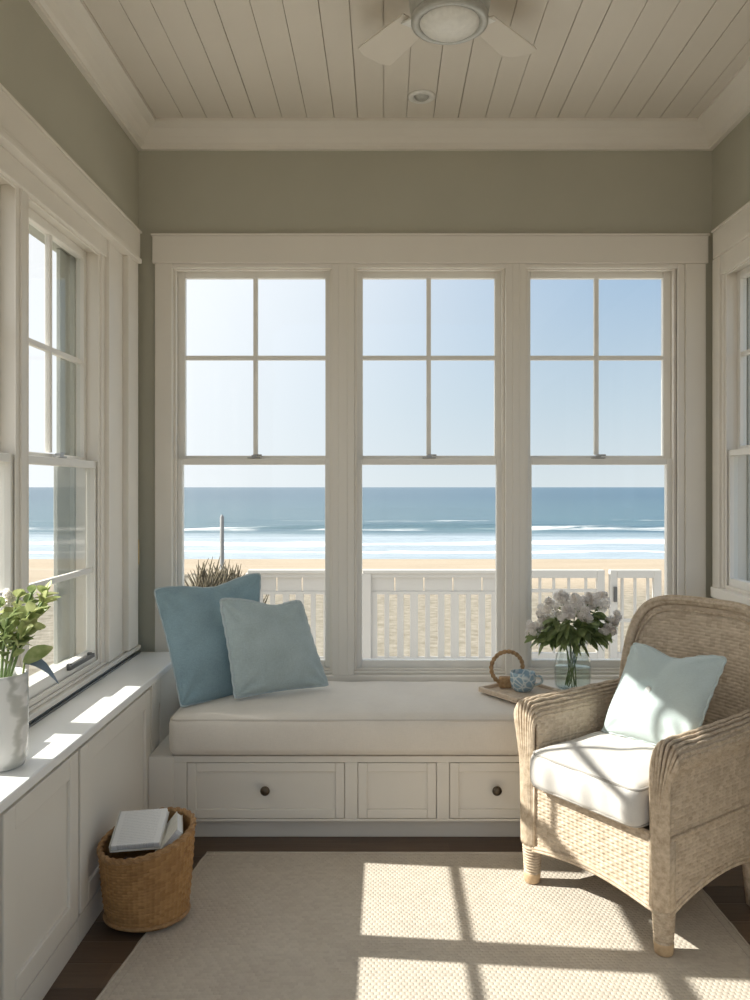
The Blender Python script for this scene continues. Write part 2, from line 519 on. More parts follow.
def catmull(pts, n=8):
    pts = [Vector(p) for p in pts]; out = []
    q = [pts[0]*2-pts[1]]+pts+[pts[-1]*2-pts[-2]]
    for i in range(1, len(q)-2):
        for k in range(n):
            t = k/n
            a, b, c, d = q[i-1], q[i], q[i+1], q[i+2]
            out.append(0.5*((2*b)+(c-a)*t+(2*a-5*b+4*c-d)*t*t+(3*b-a-3*c+d)*t**3))
    out.append(pts[-1])
    return out

def axis_steps(h, r, n):
    e = [0.0, 0.2, 0.4, 0.6, 0.8, 1.0]
    inner = np.linspace(-(h-r), (h-r), n+1)
    lo = [-h+r*t for t in e[:-1]]
    hi = [h-r*t for t in e[:-1]][::-1]
    return np.array(lo+list(inner)+hi)

def rounded_block(mb, c, h, r, n=(20, 10, 2), deform=None):
    ax = [axis_steps(h[i], r, n[i]) for i in range(3)]
    for d in range(3):
        a, b = [i for i in range(3) if i != d]
        for sgn in (-1, 1):
            A, B = np.meshgrid(ax[a], ax[b], indexing='ij')
            p = np.zeros(A.shape+(3,)); p[..., a] = A; p[..., b] = B; p[..., d] = sgn*h[d]
            q = np.clip(p, [-(x-r) for x in h], [(x-r) for x in h])
            v = p-q
            ln = np.linalg.norm(v, axis=-1, keepdims=True); ln[ln == 0] = 1
            p = q+v/ln*r
            if deform is not None: p = deform(p)
            mb.sheet(p+np.array(c))
    return mb

def weld(o, d=0.0002):
    bm = bmesh.new(); bm.from_mesh(o.data)
    bmesh.ops.remove_doubles(bm, verts=bm.verts, dist=d)
    bmesh.ops.recalc_face_normals(bm, faces=bm.faces)
    bm.to_mesh(o.data); bm.free()
    o.data.polygons.foreach_set('use_smooth', np.ones(len(o.data.polygons), dtype=bool))
    return o

# ------------------------------------------------------------------ the room
XL, XR, YB, ZC = -1.108, 1.47, 3.60, 2.96     # wall planes and ceiling height
YR = -0.55                                    # where the built part of the room ends, behind the viewer
WT = 0.17
WS = 0.095     # the side walls are thinner
mb = MB(); mb.box(XL-WT, XR+WT, YR, YB+WT, -0.12, 0.0)
tag(mb.build('floor', M['floor'], bevel=0), 'dark brown wood board floor showing around the jute rug', 'floor', kind='structure')

# ceiling boards run towards the windows
mb = MB()
mb.box(XL-WT, XR+WT, YR, YB+WT, ZC+0.014, ZC+0.12)
x = XL
widths = [0.109, 0.118, 0.104, 0.112, 0.1, 0.116]
i = 0
gaps = []
while x < XR:
    w = min(widths[i % 6], XR-x)
    g = (0.0045, 0.0018, 0.003, 0.0015)[i % 4]
    mb.box(x+g/2, x+w-g/2, YR, YB, ZC, ZC+0.013)
    x += w; i += 1
tag(mb.build('ceiling', M['ceiling']), 'cream painted ceiling of narrow boards running towards the windows', 'ceiling', kind='structure')

# walls
def wall_with_openings(name, box, plane, span, openings, label):
    """box(a0,a1,z0,z1) adds a wall block"""
    m = MB()
    a = span[0]
    for (a0, a1, z0, z1) in openings:
        box(m, a, a0, -0.05, ZC+0.02)
        box(m, a0, a1, -0.05, z0)
        box(m, a0, a1, z1, ZC+0.02)
        a = a1
    box(m, a, span[1], -0.05, ZC+0.02)
    return tag(m.build(name, M['wall']), label, 'wall', kind='structure')
bb = lambda m, a0, a1, z0, z1: m.box(a0, a1, YB, YB+WT, z0, z1)
lb = lambda m, a0, a1, z0, z1: m.box(XL-WS, XL, a0, a1, z0, z1)
rb = lambda m, a0, a1, z0, z1: m.box(XR, XR+WS, a0, a1, z0, z1)
BZ0, BZ1 = 0.51, 2.355
LZ0, LZ1 = 0.662, 2.275
RZ0, RZ1 = 0.905, 2.29
wall_with_openings('wall_back', bb, YB, (XL-WT, XR+WT), [(-0.965, 1.325, BZ0, BZ1)], 'sage green wall above and around the three sea-facing windows')
LWIN = [(1.02, 1.68), (1.735, 2.430), (2.470, 3.125)]
wall_with_openings('wall_left', lb, XL, (YR, YB+WT), [(LWIN[0][0], LWIN[-1][1], LZ0, LZ1)], 'sage green wall over the windows behind the white counter')
RWIN = [(1.05, 1.80), (1.87, 2.62), (2.69, 3.475)]
wall_with_openings('wall_right', rb, XR, (YR, YB+WT), [(RWIN[0][0], RWIN[-1][1], RZ0, RZ1)], 'sage green wall behind the wicker armchair')

# crown moulding: profile (out from wall, down from ceiling)
crown_prof = [(0.0, 0.0), (0.105, 0.0), (0.105, 0.012), (0.095, 0.018), (0.075, 0.03), (0.05, 0.055), (0.034, 0.078), (0.022, 0.085), (0.020, 0.10), (0.0, 0.10)]
def crown(name, label, fn, L0, L1):
    m = MB(); k = len(crown_prof)
    for L in (0, 1):
        m.add([fn(u, ZC-d, L) for (u, d) in crown_prof], [])
    for i in range(k):
        j = (i+1) % k
        m.f.append((i, j, k+j, k+i))
    m.f.append(tuple(range(k))); m.f.append(tuple(range(2*k-1, k-1, -1)))
    return tag(m.build(name, M['trim']), label, 'crown moulding', kind='structure')
crown('trim_1', 'cream crown moulding above the sea-facing windows', lambda u, z, L: ((XL+u, YB-u, z) if L == 0 else (XR-u, YB-u, z)), 0, 1)
crown('trim_2', 'cream crown moulding above the windows of the counter wall', lambda u, z, L: ((XL+u, YR, z) if L == 0 else (XL+u, YB-u, z)), 0, 1)
crown('trim_3', 'cream crown moulding above the wall behind the armchair', lambda u, z, L: ((XR-u, YR, z) if L == 0 else (XR-u, YB-u, z)), 0, 1)

# baseboard on the armchair's wall and the free piece of the back wall
m = MB()
m.box(XR-0.018, XR, YR, YB, 0.0, 0.115); m.box(XR-0.026, XR, YR, YB, 0.0, 0.02); m.box(XR-0.012, XR, YR, YB, 0.115, 0.13)
tag(m.build('baseboard_right', M['trim'], bevel=0.003), 'cream baseboard along the wall behind the armchair', 'baseboard', kind='structure')
m = MB()
m.box(1.07, XR-0.027, YB-0.018, YB, 0.0, 0.115); m.box(1.07, XR-0.027, YB-0.012, YB, 0.115, 0.13)
tag(m.build('baseboard_back', M['trim'], bevel=0.003), 'short cream baseboard between the window bench and the corner', 'baseboard', kind='structure')

# ------------------------------------------------------------------ windows
def side_map(kind):
    if kind == 'back': return lambda a0, a1, z0, z1, n0, n1: (a0, a1, YB+n0, YB+n1, z0, z1)
    if kind == 'left': return lambda a0, a1, z0, z1, n0, n1: (XL-n1, XL-n0, a0, a1, z0, z1)
    return lambda a0, a1, z0, z1, n0, n1: (XR+n0, XR+n1, a0, a1, z0, z1)

def ring(mb, mp, a0, a1, z0, z1, n0, n1, wl, wr, wb, wt):
    mb.box(*mp(a0, a0+wl, z0, z1, n0, n1)); mb.box(*mp(a1-wr, a1, z0, z1, n0, n1))
    mb.box(*mp(a0+wl, a1-wr, z0, z0+wb, n0, n1)); mb.box(*mp(a0+wl, a1-wr, z1-wt, z1, n0, n1))

def window(num, kind, a0, a1, z0, z1, rail, hbar, label, lower_bars=None, ext=False, lift=False, st=0.036, nb=0.0, bot=0.042, shutter=False):
    mp0 = side_map(kind)
    mp = lambda p, q, r, s_, n0, n1: mp0(p, q, r, s_, n0-nb, n1-nb)
    bx = mp((a0+a1)/2, (a0+a1)/2, z0, z0, 0.06, 0.06)
    w = thing('window_%d' % num, (bx[0], bx[2], z0), label, 'window', kind='structure')
    jn = 0.012
    m = MB(); ring(m, mp0, a0, a1, z0, z1, 0.0, (0.095 if nb else WT-0.005), jn, jn, jn, jn)
    ring(m, mp, a0+jn, a1-jn, z0+jn, z1-jn, 0.012+nb*0.5, 0.030, 0.012, 0.012, 0.010, 0.016)
    m.build('frame', M['trim'], w, bevel=0.002)
    if ext:
        m = MB(); ring(m, mp0, a0, a1, z0, z1, 0.0955, 0.150, 0.008, 0.022, 0.02, 0.03)
        m.build('exterior_casing', M['ext'], w, bevel=0.003)
    A0, A1, Z0, Z1 = a0+jn, a1-jn, z0+jn, z1-jn
    if shutter:
        m = MB(); m.box(*mp0(a1-0.125, a1-0.03, rail-0.01, z1-0.032, 0.108, 0.124)); m.box(*mp0(a1-0.150, a1-0.03, z0+0.03, rail-0.01, 0.108, 0.124))  # lower leaf made wider to shorten the sun patch on the rug
        m.build('shutter', M['ext'], w, bevel=0.003)
    # upper sash, the outer one
    up = MB(); ring(up, mp, A0, A1, rail-0.004, Z1, 0.076, 0.106, st, st, 0.030, 0.034)
    us = up.build('upper_sash', M['sash'], w, bevel=0.003)
    mu = MB(); ac = (A0+A1)/2
    mu.box(*mp(ac-0.0105, ac+0.0105, rail+0.03, Z1-0.03, 0.081, 0.101))
    mu.box(*mp(A0+st-0.003, A1-st+0.003, hbar-0.0105, hbar+0.0105, 0.082, 0.100))
    mu.build('muntin', M['sash'], us, bevel=0.003)
    g = MB(); g.box(*mp(A0+st-0.006, A1-st+0.006, rail+0.028, Z1-0.03, 0.0895, 0.0925)); g.build('pane', M['glass'], us)
    # lower sash, the inner one
    lo = MB(); ring(lo, mp, A0, A1, Z0, rail+0.010, 0.034, 0.070, st-0.002, st-0.002, bot, 0.027)
    ls = lo.build('lower_sash', M['sash'], w, bevel=0.003)
    if lower_bars is not None:
        mu = MB()
        mu.box(*mp(A0+st-0.003, A1-st+0.003, lower_bars-0.0105, lower_bars+0.0105, 0.043, 0.061))
        mu.build('muntin', M['sash'], ls, bevel=0.003)
    g = MB(); g.box(*mp(A0+st-0.008, A1-st+0.008, Z0+bot-0.006, rail-0.018, 0.0505, 0.0535)); g.build('pane', M['glass'], ls)
    # cam lock on the meeting rail
    k = MB()
    k.box(*mp(ac-0.030, ac+0.030, rail+0.012, rail+0.018, 0.038, 0.066))
    k.box(*mp(ac-0.012, ac+0.012, rail+0.018, rail+0.028, 0.042, 0.064))
    k.box(*mp(ac-0.006, ac+0.034, rail+0.024, rail+0.031, 0.046, 0.056))
    k.build('lock', M['steel'], w, bevel=0.002)
    if lift:
        k = MB(); L = (a0+a1)/2+0.17
        k.box(*mp(L-0.16, L+0.06, Z0+0.034, Z0+0.050, 0.012, 0.024))
        k.box(*mp(L-0.155, L-0.14, Z0+0.030, Z0+0.054, 0.020, 0.036)); k.box(*mp(L+0.04, L+0.055, Z0+0.030, Z0+0.054, 0.020, 0.036))
        k.build('lift_handle', M['dark_metal'], w, bevel=0.003)
    return w

window(1, 'back', -0.965, -0.226, BZ0, BZ1, 1.468, 1.944, 'white double-hung window above the blue cushions on the bench')
window(2, 'back', -0.150, 0.552, BZ0, BZ1, 1.468, 1.944, 'white double-hung window in the middle of the three facing the sea')
window(3, 'back', 0.620, 1.325, BZ0, BZ1, 1.468, 1.944, 'white double-hung window behind the vase of white flowers')
window(4, 'left', LWIN[2][0], LWIN[2][1], LZ0, LZ1, 1.44, 1.83, 'white double-hung window over the counter, next to the room corner', lower_bars=1.03, ext=True, lift=True, bot=0.048, nb=0.024, st=0.026, shutter=True)
window(5, 'left', LWIN[1][0], LWIN[1][1], LZ0, LZ1, 1.44, 1.83, 'white double-hung window behind the bouquet on the counter', lower_bars=1.03, ext=True, lift=True, bot=0.048, nb=0.024, st=0.026)
window(6, 'left', LWIN[0][0], LWIN[0][1], LZ0, LZ1, 1.44, 1.83, 'white double-hung window over the counter end nearest the viewer', lower_bars=1.03, ext=True, bot=0.048, nb=0.024, st=0.026)
window(7, 'right', RWIN[2][0], RWIN[2][1], RZ0, RZ1, 1.50, 1.92, 'white double-hung window on the wall behind the armchair', ext=True, nb=0.024, st=0.026)
window(8, 'right', RWIN[1][0], RWIN[1][1], RZ0, RZ1, 1.50, 1.92, 'second window along the wall behind the armchair', ext=True, nb=0.024)
window(9, 'right', RWIN[0][0], RWIN[0][1], RZ0, RZ1, 1.50, 1.92, 'third window along the wall behind the armchair', ext=True, nb=0.024)

# casing of the triple window
mp = side_map('back')
m = MB()
m.box(*mp(-1.040, 1.445, 2.350, 2.472, -0.024, 0)); m.box(*mp(-1.046, 1.451, 2.472, 2.482, -0.030, 0))
m.box(*mp(-1.030, -0.953, 0.505, 2.350, -0.018, 0)); m.box(*mp(1.345, 1.436, 0.505, 2.350, -0.018, 0))
m.box(*mp(1.313, 1.345, 0.505, 2.350, -0.008, 0.012))
m.box(*mp(-0.953, 1.313, 2.332, 2.350, -0.010, 0.012))
for (a, b) in ((-0.238, -0.138), (0.540, 0.632)):
    m.box(*mp(a, b, 0.505, 2.350, -0.016, 0.10))
    m.box(*mp(a+0.030, b-0.030, 0.505, 2.350, -0.020, 0))
m.box(*mp(-1.045, 1.450, 0.478, 0.508, -0.034, 0.02)); m.box(*mp(-1.03, 1.436, 0.40, 0.478, -0.014, 0))
tag(m.build('trim_4', M['trim'], bevel=0.003), 'cream casing with flat header around the three sea-facing windows', 'window casing', kind='structure')

# casing of the counter wall windows
mp = side_map('left')
m = MB()
m.box(*mp(YR, 3.545, 2.365, 2.472, -0.026, 0)); m.box(*mp(YR, 3.552, 2.472, 2.482, -0.032, 0))
m.box(*mp(YR, 3.50, 2.325, 2.345, -0.046, 0)); m.box(*mp(YR, 3.49, 2.345, 2.365, -0.034, 0)); m.box(*mp(YR, 3.22, 2.255, 2.325, -0.014, 0.012))
m.box(*mp(3.115, 3.155, 0.66, 2.30, -0.006, 0.012)); m.box(*mp(3.155, 3.20, 0.66, 2.325, -0.022, 0)); m.box(*mp(3.20, 3.25, 0.66, 2.325, -0.014, 0))
m.box(*mp(3.25, 3.37, 0.66, 2.325, -0.006, 0)); m.box(*mp(3.37, 3.50, 0.66, 2.325, -0.030, 0)); m.box(*mp(3.50, 3.54, 0.66, 2.365, -0.018, 0))
for (a, b) in ((LWIN[1][1], LWIN[2][0]), (LWIN[0][1], LWIN[1][0])):
    m.box(*mp(a, b, 0.68, 2.275, -0.006, 0.094))
m.box(*mp(0.93, LWIN[0][0]+0.01, 0.66, 2.30, -0.018, 0.012))
tag(m.build('trim_5', M['trim'], bevel=0.003), 'cream stepped casing around the windows over the counter', 'window casing', kind='structure')
m = MB()
m.box(*mp(YR, 3.56, 0.632, 0.652, -0.024, 0.0)); m.box(*mp(YR, 3.56, 0.652, 0.664, -0.010, 0.0))
tag(m.build('trim_6', M['trim'], bevel=0.006, seg=3), 'cream rounded window stool running along the back of the counter', 'window sill', kind='structure')
m = MB(); m.box(*mp(3.515, 3.527, 1.02, 1.11, -0.026, -0.017)); m.tube([(XL+0.024, 3.521, 1.01), (XL+0.024, 3.521, 1.12)], 0.004, 8)
tag(m.build('trim_7', M['brass'], bevel=0.001), 'small brass hinge on the casing in the room corner', 'hinge', kind='structure')

# casing of the armchair wall windows
mp = side_map('right')
m = MB()
m.box(*mp(YR, 3.535, 2.355, 2.472, -0.024, 0)); m.box(*mp(YR, 3.542, 2.472, 2.482, -0.030, 0))
m.box(*mp(3.485, 3.555, 0.86, 2.355, -0.018, 0)); m.box(*mp(3.466, 3.485, 0.90, 2.355, -0.008, 0.008)); m.box(*mp(YR, 3.485, 2.27, 2.355, -0.012, 0.012))
for (a, b) in ((RWIN[1][1], RWIN[2][0]), (RWIN[0][1], RWIN[1][0])):
    m.box(*mp(a-0.008, b+0.008, 0.94, 2.29, -0.012, 0.094))
m.box(*mp(0.95, RWIN[0][0]+0.01, 0.86, 2.36, -0.018, 0.012))
m.box(*mp(YR, 3.53, 0.868, 0.912, -0.036, 0.008)); m.box(*mp(YR, 3.52, 0.78, 0.868, -0.016, 0))
tag(m.build('trim_8', M['trim'], bevel=0.003), 'cream casing and sill of the windows behind the armchair', 'window casing', kind='structure')

# ------------------------------------------------------------------ outside
m = MB(); m.box(XL-WT, 4.2, YB+WT+0.001, 7.65, -0.50, -0.36)
m.box(XL-WT, 4.2, 7.45, 7.65, -4.0, -0.5)
tag(m.build('deck_floor', M['white'], bevel=0), 'pale deck outside the windows ending at the white railing', 'deck', kind='structure')
m = MB()
gx = np.linspace(-400, 400, 41); gy = np.array([-200, -40, 0, 20, 40, 50, 55, 58, 60, 61, 62, 64, 66, 70, 80])
GX, GY = np.meshgrid(gx, gy, indexing='ij')
GZ = np.where(GY > 58, -4.0-(GY-58)*0.012, -4.0)
m.sheet(np.stack([GX, GY, GZ], -1))
tag(m.build('beach_ground', M['sand'], smooth=True, base=(0, 0, -4.0)), 'golden sand beach between the railing and the surf', 'beach', kind='structure')
m = MB()
gx = np.concatenate([[-9000, -4000, -1500, -600, -300], np.linspace(-180, 180, 240), [300, 600, 1500, 4000, 9000]])
gy = np.concatenate([np.linspace(58.5, 135, 195), [140, 150, 165, 190, 230, 300, 420, 700, 1200, 2500, 6000, 14000]])
GX, GY = np.meshgrid(gx, gy, indexing='ij')
wob = 3.5*np.sin(GX*0.043+0.7)+2.2*np.sin(GX*0.11+2.0)
amp = 0.30+0.28*np.sin(GX*0.06+1.0)
GZ = -4.02+amp*np.exp(-((GY-102.5-wob)/1.6)**2)+0.16*np.exp(-((GY-79-wob*0.8)/2.5)**2)+0.12*np.exp(-((GY-124-wob)/2.0)**2)
GZ += 0.04*np.sin(GY*1.3+GX*0.2)*(GY < 140)*np.clip((GY-64)/4, 0, 1)
m.sheet(np.stack([GX, GY, GZ], -1))
tag(m.build('sea', M['sea'], smooth=True, base=(0, 0, -4.02)), 'blue sea with white breakers reaching the horizon', 'sea', kind='structure')

# dune with dry grass beside the railing's end
m = MB()
th = np.linspace(0, 2*PI, 40, endpoint=False); tt = np.linspace(0, 1, 12)
TH, TT = np.meshgrid(th, tt, indexing='ij')
R = 3.2*TT**1.2*(1+0.08*np.sin(3*TH))
Z = -4.05+3.98*(1-TT**2.2)+0.08*np.sin(TH*5)*TT*(1-TT)*4
m.sheet(np.stack([-3.15+R*np.cos(TH)*1.0, 13.0+R*np.sin(TH), Z], -1), wrap=True)
tag(m.build('dune_ground', M['sand'], smooth=True), 'sandy dune rising beyond the end of the railing', 'dune', kind='structure')
m = MB()
for i in range(420):
    a = random.uniform(0, 2*PI); r = 1.25*math.sqrt(random.random())
    bx, by = -2.45+r*math.cos(a)*0.42, 12.3+r*math.sin(a)*0.6
    rr = min(1, math.hypot(bx+3.15, by-13.0)/3.2)**(1/1.2)
    bz = -4.05+3.98*(1-rr**2.2)-0.15
    h = random.uniform(0.30, 0.55)+0.25*rr
    lx, ly = random.uniform(-0.2, 0.2), random.uniform(-0.2, 0.2)
    m.tube([(bx, by, bz), (bx+lx*0.4, by+ly*0.4, bz+h*0.6), (bx+lx, by+ly, bz+h)], [0.02, 0.016, 0.004], 4, caps=False)
tag(m.build('dune_grass', M['grass'], base=(-2.45, 12.3, -0.5)), 'dark dry grass on the dune behind the blue cushions', 'grass', kind='stuff')

m = MB(); m.tube([(P(222, 0, 20).x, 20, -4.05), (P(222, 0, 20).x, 20, 0.60), (P(222, 0, 20).x, 20, 0.66)], [0.06, 0.05, 0.02], 10)
tag(m.build('wooden_post', M['post'], smooth=True), 'single grey wooden post standing on the beach before the surf', 'post')

# railing of the deck
YRAIL = 7.50
def railing(name, label, x0, x1):
    t = thing(name, ((x0+x1)/2, YRAIL, -0.36), label, 'railing')
    r = MB(); r.box(x0-0.03, x1+0.03, YRAIL-0.05, YRAIL+0.05, 0.545, 0.577); r.build('top_rail', M['white'], t, bevel=0.006)
    r = MB(); r.box(x0, x1, YRAIL-0.014, YRAIL+0.03, 0.345, 0.375); n = max(1, round((x1-x0)/0.27)); w = (x1-x0)/n
    for q in range(n): r.box(x0+q*w+0.006, x0+(q+1)*w-0.006, YRAIL-0.008, YRAIL+0.012, 0.374, 0.505)
    r.box(x0, x1, YRAIL-0.03, YRAIL+0.03, 0.505, 0.545)
    r.build('upper_board', M['white'], t, bevel=0.003)
    r = MB(); r.box(x0, x1, YRAIL-0.022, YRAIL+0.022, -0.30, -0.24); r.build('bottom_rail', M['white'], t, bevel=0.004)
    xx = x0+0.07; k = 0
    while xx < x1-0.04:
        b = MB(); w = (0.075, 0.045, 0.060)[k % 3]
        b.box(xx-w/2, xx+w/2, YRAIL-0.016, YRAIL+0.016, -0.245, 0.375); b.build('baluster', M['white'], t, bevel=0.003)
        xx += 0.127; k += 1
    for q in (x0, x1):
        b = MB(); b.box(q-0.05, q+0.05, YRAIL-0.05, YRAIL+0.05, -0.36, 0.545); b.build('post', M['white'], t, bevel=0.005)
railing('deck_railing', 'white picket railing outside the window behind the blue cushions', -1.25, -0.30)
railing('deck_railing', 'white picket railing outside the middle window', -0.18, 1.18)
# framed lattice panel and gate outside the third window
def framed(name, label, cat, x0, x1, bars, hbars):
    t = thing(name, ((x0+x1)/2, YRAIL, -0.36), label, cat)
    r = MB()
    r.box(x0, x0+0.07, YRAIL-0.03, YRAIL+0.03, -0.36, 0.575); r.box(x1-0.07, x1, YRAIL-0.03, YRAIL+0.03, -0.36, 0.575)
    r.box(x0+0.07, x1-0.07, YRAIL-0.03, YRAIL+0.03, 0.50, 0.575); r.box(x0+0.07, x1-0.07, YRAIL-0.03, YRAIL+0.03, -0.30, -0.20)
    r.build('frame', M['white'], t, bevel=0.005)
    for b in bars:
        q = MB(); q.box(b-0.012, b+0.012, YRAIL-0.012, YRAIL+0.012, -0.21, 0.505); q.build('bar', M['white'], t, bevel=0.002)
    for h in hbars:
        q = MB(); q.box(x0+0.065, x1-0.065, YRAIL-0.014, YRAIL+0.014, h-0.015, h+0.015); q.build('cross_bar', M['white'], t, bevel=0.002)
    return t
framed('picket_fence', 'white framed railing panel of thin bars behind the flowers', 'railing', 1.26, 2.05, [1.45, 1.58, 1.72, 1.88], [0.38, 0.02])
g = framed('garden_gate', 'white framed gate beside the railing panel, near the armchair', 'gate', 2.10, 2.58, [2.22, 2.34, 2.46], [0.10])
q = MB(); q.box(2.13, 2.16, YRAIL-0.055, YRAIL-0.03, 0.28, 0.42); q.build('latch', M['dark_metal'], g, bevel=0.003)
# ------------------------------------------------------------------ cabinets below the counter windows
XF = -0.897   # cabinet face
def shaker(mb, y0, y1, z0, z1, x, fw=0.062, rec=0.010, t=0.018):
    mb.box(x-t, x, y0, y0+fw, z0, z1); mb.box(x-t, x, y1-fw, y1, z0, z1)
    mb.box(x-t, x, y0+fw, y1-fw, z0, z0+fw); mb.box(x-t, x, y0+fw, y1-fw, z1-fw, z1)
    mb.box(x-t, x-rec, y0+fw-0.002, y1-fw+0.002, z0+fw-0.002, z1-fw+0.002)
def cabinet(y0, y1, label, doors):
    t = thing('base_cabinet', ((XL+XF)/2, (y0+y1)/2, 0), label, 'cabinet', 'white cabinets under the counter')
    b = MB(); b.box(XL+0.002, XF-0.019, y0+0.0005, y1-0.0005, 0.0, 0.588); b.box(XF-0.019, XF-0.004, y0+0.0005, y1-0.0005, 0.0, 0.082)
    b.build('body', M['cabinet'], t, bevel=0.002)
    for (a, c) in doors:
        d = MB(); shaker(d, a, c, 0.09, 0.578, XF); d.build('door', M['cabinet'], t, bevel=0.003)
cabinet(1.10, 1.875, 'white shaker cabinet under the bouquet, nearest the viewer', [(1.11, 1.49), (1.50, 1.87)])
cabinet(1.88, 2.350, 'white cabinet with one shaker door, in front of the wicker basket', [(1.885, 2.345)])
cabinet(2.355, 3.075, 'white cabinet with one wide shaker door behind the wicker basket', [(2.362, 3.068)])
b = MB(); b.box(XL+0.002, XF-0.006, 3.08, YB-0.036, 0.0, 0.588)
b.box(XF-0.006, XF, 3.085, 3.13, 0.0, 0.588); b.box(XF-0.006, XF, 3.20, YB-0.036, 0.0, 0.588); b.box(XF-0.006, XF, 3.13, 3.20, 0.49, 0.588); b.box(XF-0.006, XF, 3.13, 3.20, 0, 0.05)
tag(b.build('end_panel', M['cabinet'], bevel=0.003), 'narrow white panel between the cabinets and the window, beside the bench', 'panel')
ct = thing('countertop', ((XL+XF)/2, 2.3, 0.589), 'white painted countertop along the windows beside the bench', 'countertop')
b = MB(); b.box(XL+0.024, XF+0.005, 1.08, YB-0.036, 0.589, 0.618); b.build('slab', M['counter'], ct, bevel=0.005, seg=3)
b = MB(); b.box(XL+0.0005, XL+0.010, 1.08, YB-0.036, 0.592, 0.622); b.box(XL+0.0175, XL+0.0235, 1.08, YB-0.036, 0.592, 0.621); b.box(XL+0.010, XL+0.0175, 1.08, YB-0.036, 0.592, 0.606)
b.build('metal_track', M['steel'], ct, bevel=0.001)

# ------------------------------------------------------------------ window bench
BX0, BX1, BF = XF+0.002, 1.05, 3.035
bench = thing('window_bench', (0.08, 3.3, 0), 'built-in white window bench with drawers under the seat cushion', 'bench')
b = MB()
b.box(BX0, BX1, BF+0.020, YB-0.036, 0.082, 0.330)
b.box(BX0, BX1, BF+0.001, BF+0.020, 0.082, 0.092); b.box(BX0, BX1, BF+0.001, BF+0.020, 0.306, 0.330)
stiles = [(BX0, -0.752), (-0.152, -0.104), (0.196, 0.244), (0.60, 0.648), (BX1-0.06, BX1)]
for (a, c) in stiles: b.box(a, c, BF+0.001, BF+0.020, 0.092, 0.306)
b.box(BX0, -0.80, BF-0.006, BF+0.001, 0.082, 0.33)
b.build('carcass', M['cabinet'], bench, bevel=0.002)
b = MB(); b.box(BX0, BX1, BF+0.055, YB-0.04, 0.0, 0.083); b.build('plinth', M['cabinet'], bench, bevel=0.002)
def front(name, x0, x1, knob=True, z0=0.094, z1=0.304):
    d = MB(); fw = 0.034; y = BF
    d.box(x0, x0+fw, y, y+0.019, z0, z1); d.box(x1-fw, x1, y, y+0.019, z0, z1)
    d.box(x0+fw, x1-fw, y, y+0.019, z0, z0+fw); d.box(x0+fw, x1-fw, y, y+0.019, z1-fw, z1)
    d.box(x0+fw-0.002, x1-fw+0.002, y+0.008, y+0.019, z0+fw-0.002, z1-fw+0.002)
    o = d.build(name, M['cabinet'], bench, bevel=0.003)
    if knob:
        k = MB(); xc = (x0+x1)/2; zc = 0.205
        prof = [(0.0075, 0.0), (0.0065, 0.010), (0.008, 0.014), (0.0165, 0.019), (0.0185, 0.025), (0.016, 0.031), (0.008, 0.035), (0.001, 0.036)]
        n = 20
        vs = [(xc+r*math.cos(2*PI*j/n), y+0.006-h, zc+r*math.sin(2*PI*j/n)) for (r, h) in prof for j in range(n)]
        fs = [(i*n+j, i*n+(j+1) % n, (i+1)*n+(j+1) % n, (i+1)*n+j) for i in range(len(prof)-1) for j in range(n)]
        fs.append(tuple(range((len(prof)-1)*n, len(prof)*n)))
        k.add(vs, fs); k.build('knob', M['bronze'], o, smooth=True)
    return o
front('drawer', -0.750, -0.154); front('front_panel', -0.102, 0.194, knob=False); front('drawer', 0.246, 0.746-0.148)
front('front_panel', 0.650, 0.988, knob=False)
b = MB(); b.box(0.565, BX1, BF+0.004, YB-0.036, 0.3305, 0.495); b.build('raised_end', M['cabinet'], bench, bevel=0.004)

# seat cushion
cx0, cx1, cy0, cy1, cz0, cz1 = -0.818, 0.560, 3.012, 3.560, 0.332, 0.487
cush = thing('seat_cushion', ((cx0+cx1)/2, (cy0+cy1)/2, cz0), 'long oatmeal linen cushion on the window bench', 'cushion')
hx, hy, hz = (cx1-cx0)/2, (cy1-cy0)/2, (cz1-cz0)/2
def puff(p):
    p = p.copy()
    u, v, w = p[..., 0]/hx, p[..., 1]/hy, p[..., 2]/hz
    top = np.clip(w, 0, 1)
    p[..., 2] += 0.018*top*np.clip(1-u**4, 0, 1)*np.clip(1-v**4, 0, 1)
    p[..., 1] += -0.010*np.clip(-v, 0, 1)**4*np.clip(1-w**2, 0, 1)*(1+0.25*np.sin(p[..., 0]*9))
    p[..., 2] += 0.0015*np.sin(p[..., 0]*23+1.3*np.sin(p[..., 1]*19))*top
    return p
mb = MB(); rounded_block(mb, ((cx0+cx1)/2, (cy0+cy1)/2, (cz0+cz1)/2), (hx, hy, hz), 0.034, (60, 24, 6), puff)
weld(mb.build('cushion_body', M['cushion'], cush, smooth=True))
def loop_rect(x0, x1, y0, y1, z, r, zf=None, k=6, step=0.05):
    pts = []
    for (cx, cy, a0) in ((x1-r, y1-r, 0), (x0+r, y1-r, PI/2), (x0+r, y0+r, PI), (x1-r, y0+r, 1.5*PI)):
        for i in range(k+1):
            a = a0+PI/2*i/k; pts.append(Vector((cx+r*math.cos(a), cy+r*math.sin(a), z)))
    out = []
    for i in range(len(pts)):
        a, b = pts[i], pts[(i+1) % len(pts)]; n = max(1, int((b-a).length/step))
        for j in range(n): out.append(a.lerp(b, j/n))
    return out
m = MB()
m.tube(loop_rect(cx0+0.006, cx1-0.006, cy0+0.003, cy1-0.006, cz1-0.016, 0.032), 0.0042, 8, closed=True)
m.build('piping', M['cushion_piping'], cush, smooth=True)
m = MB(); m.tube(loop_rect(cx0+0.008, cx1-0.008, cy0+0.008, cy1-0.006, cz0+0.012, 0.03), 0.0042, 8, closed=True)
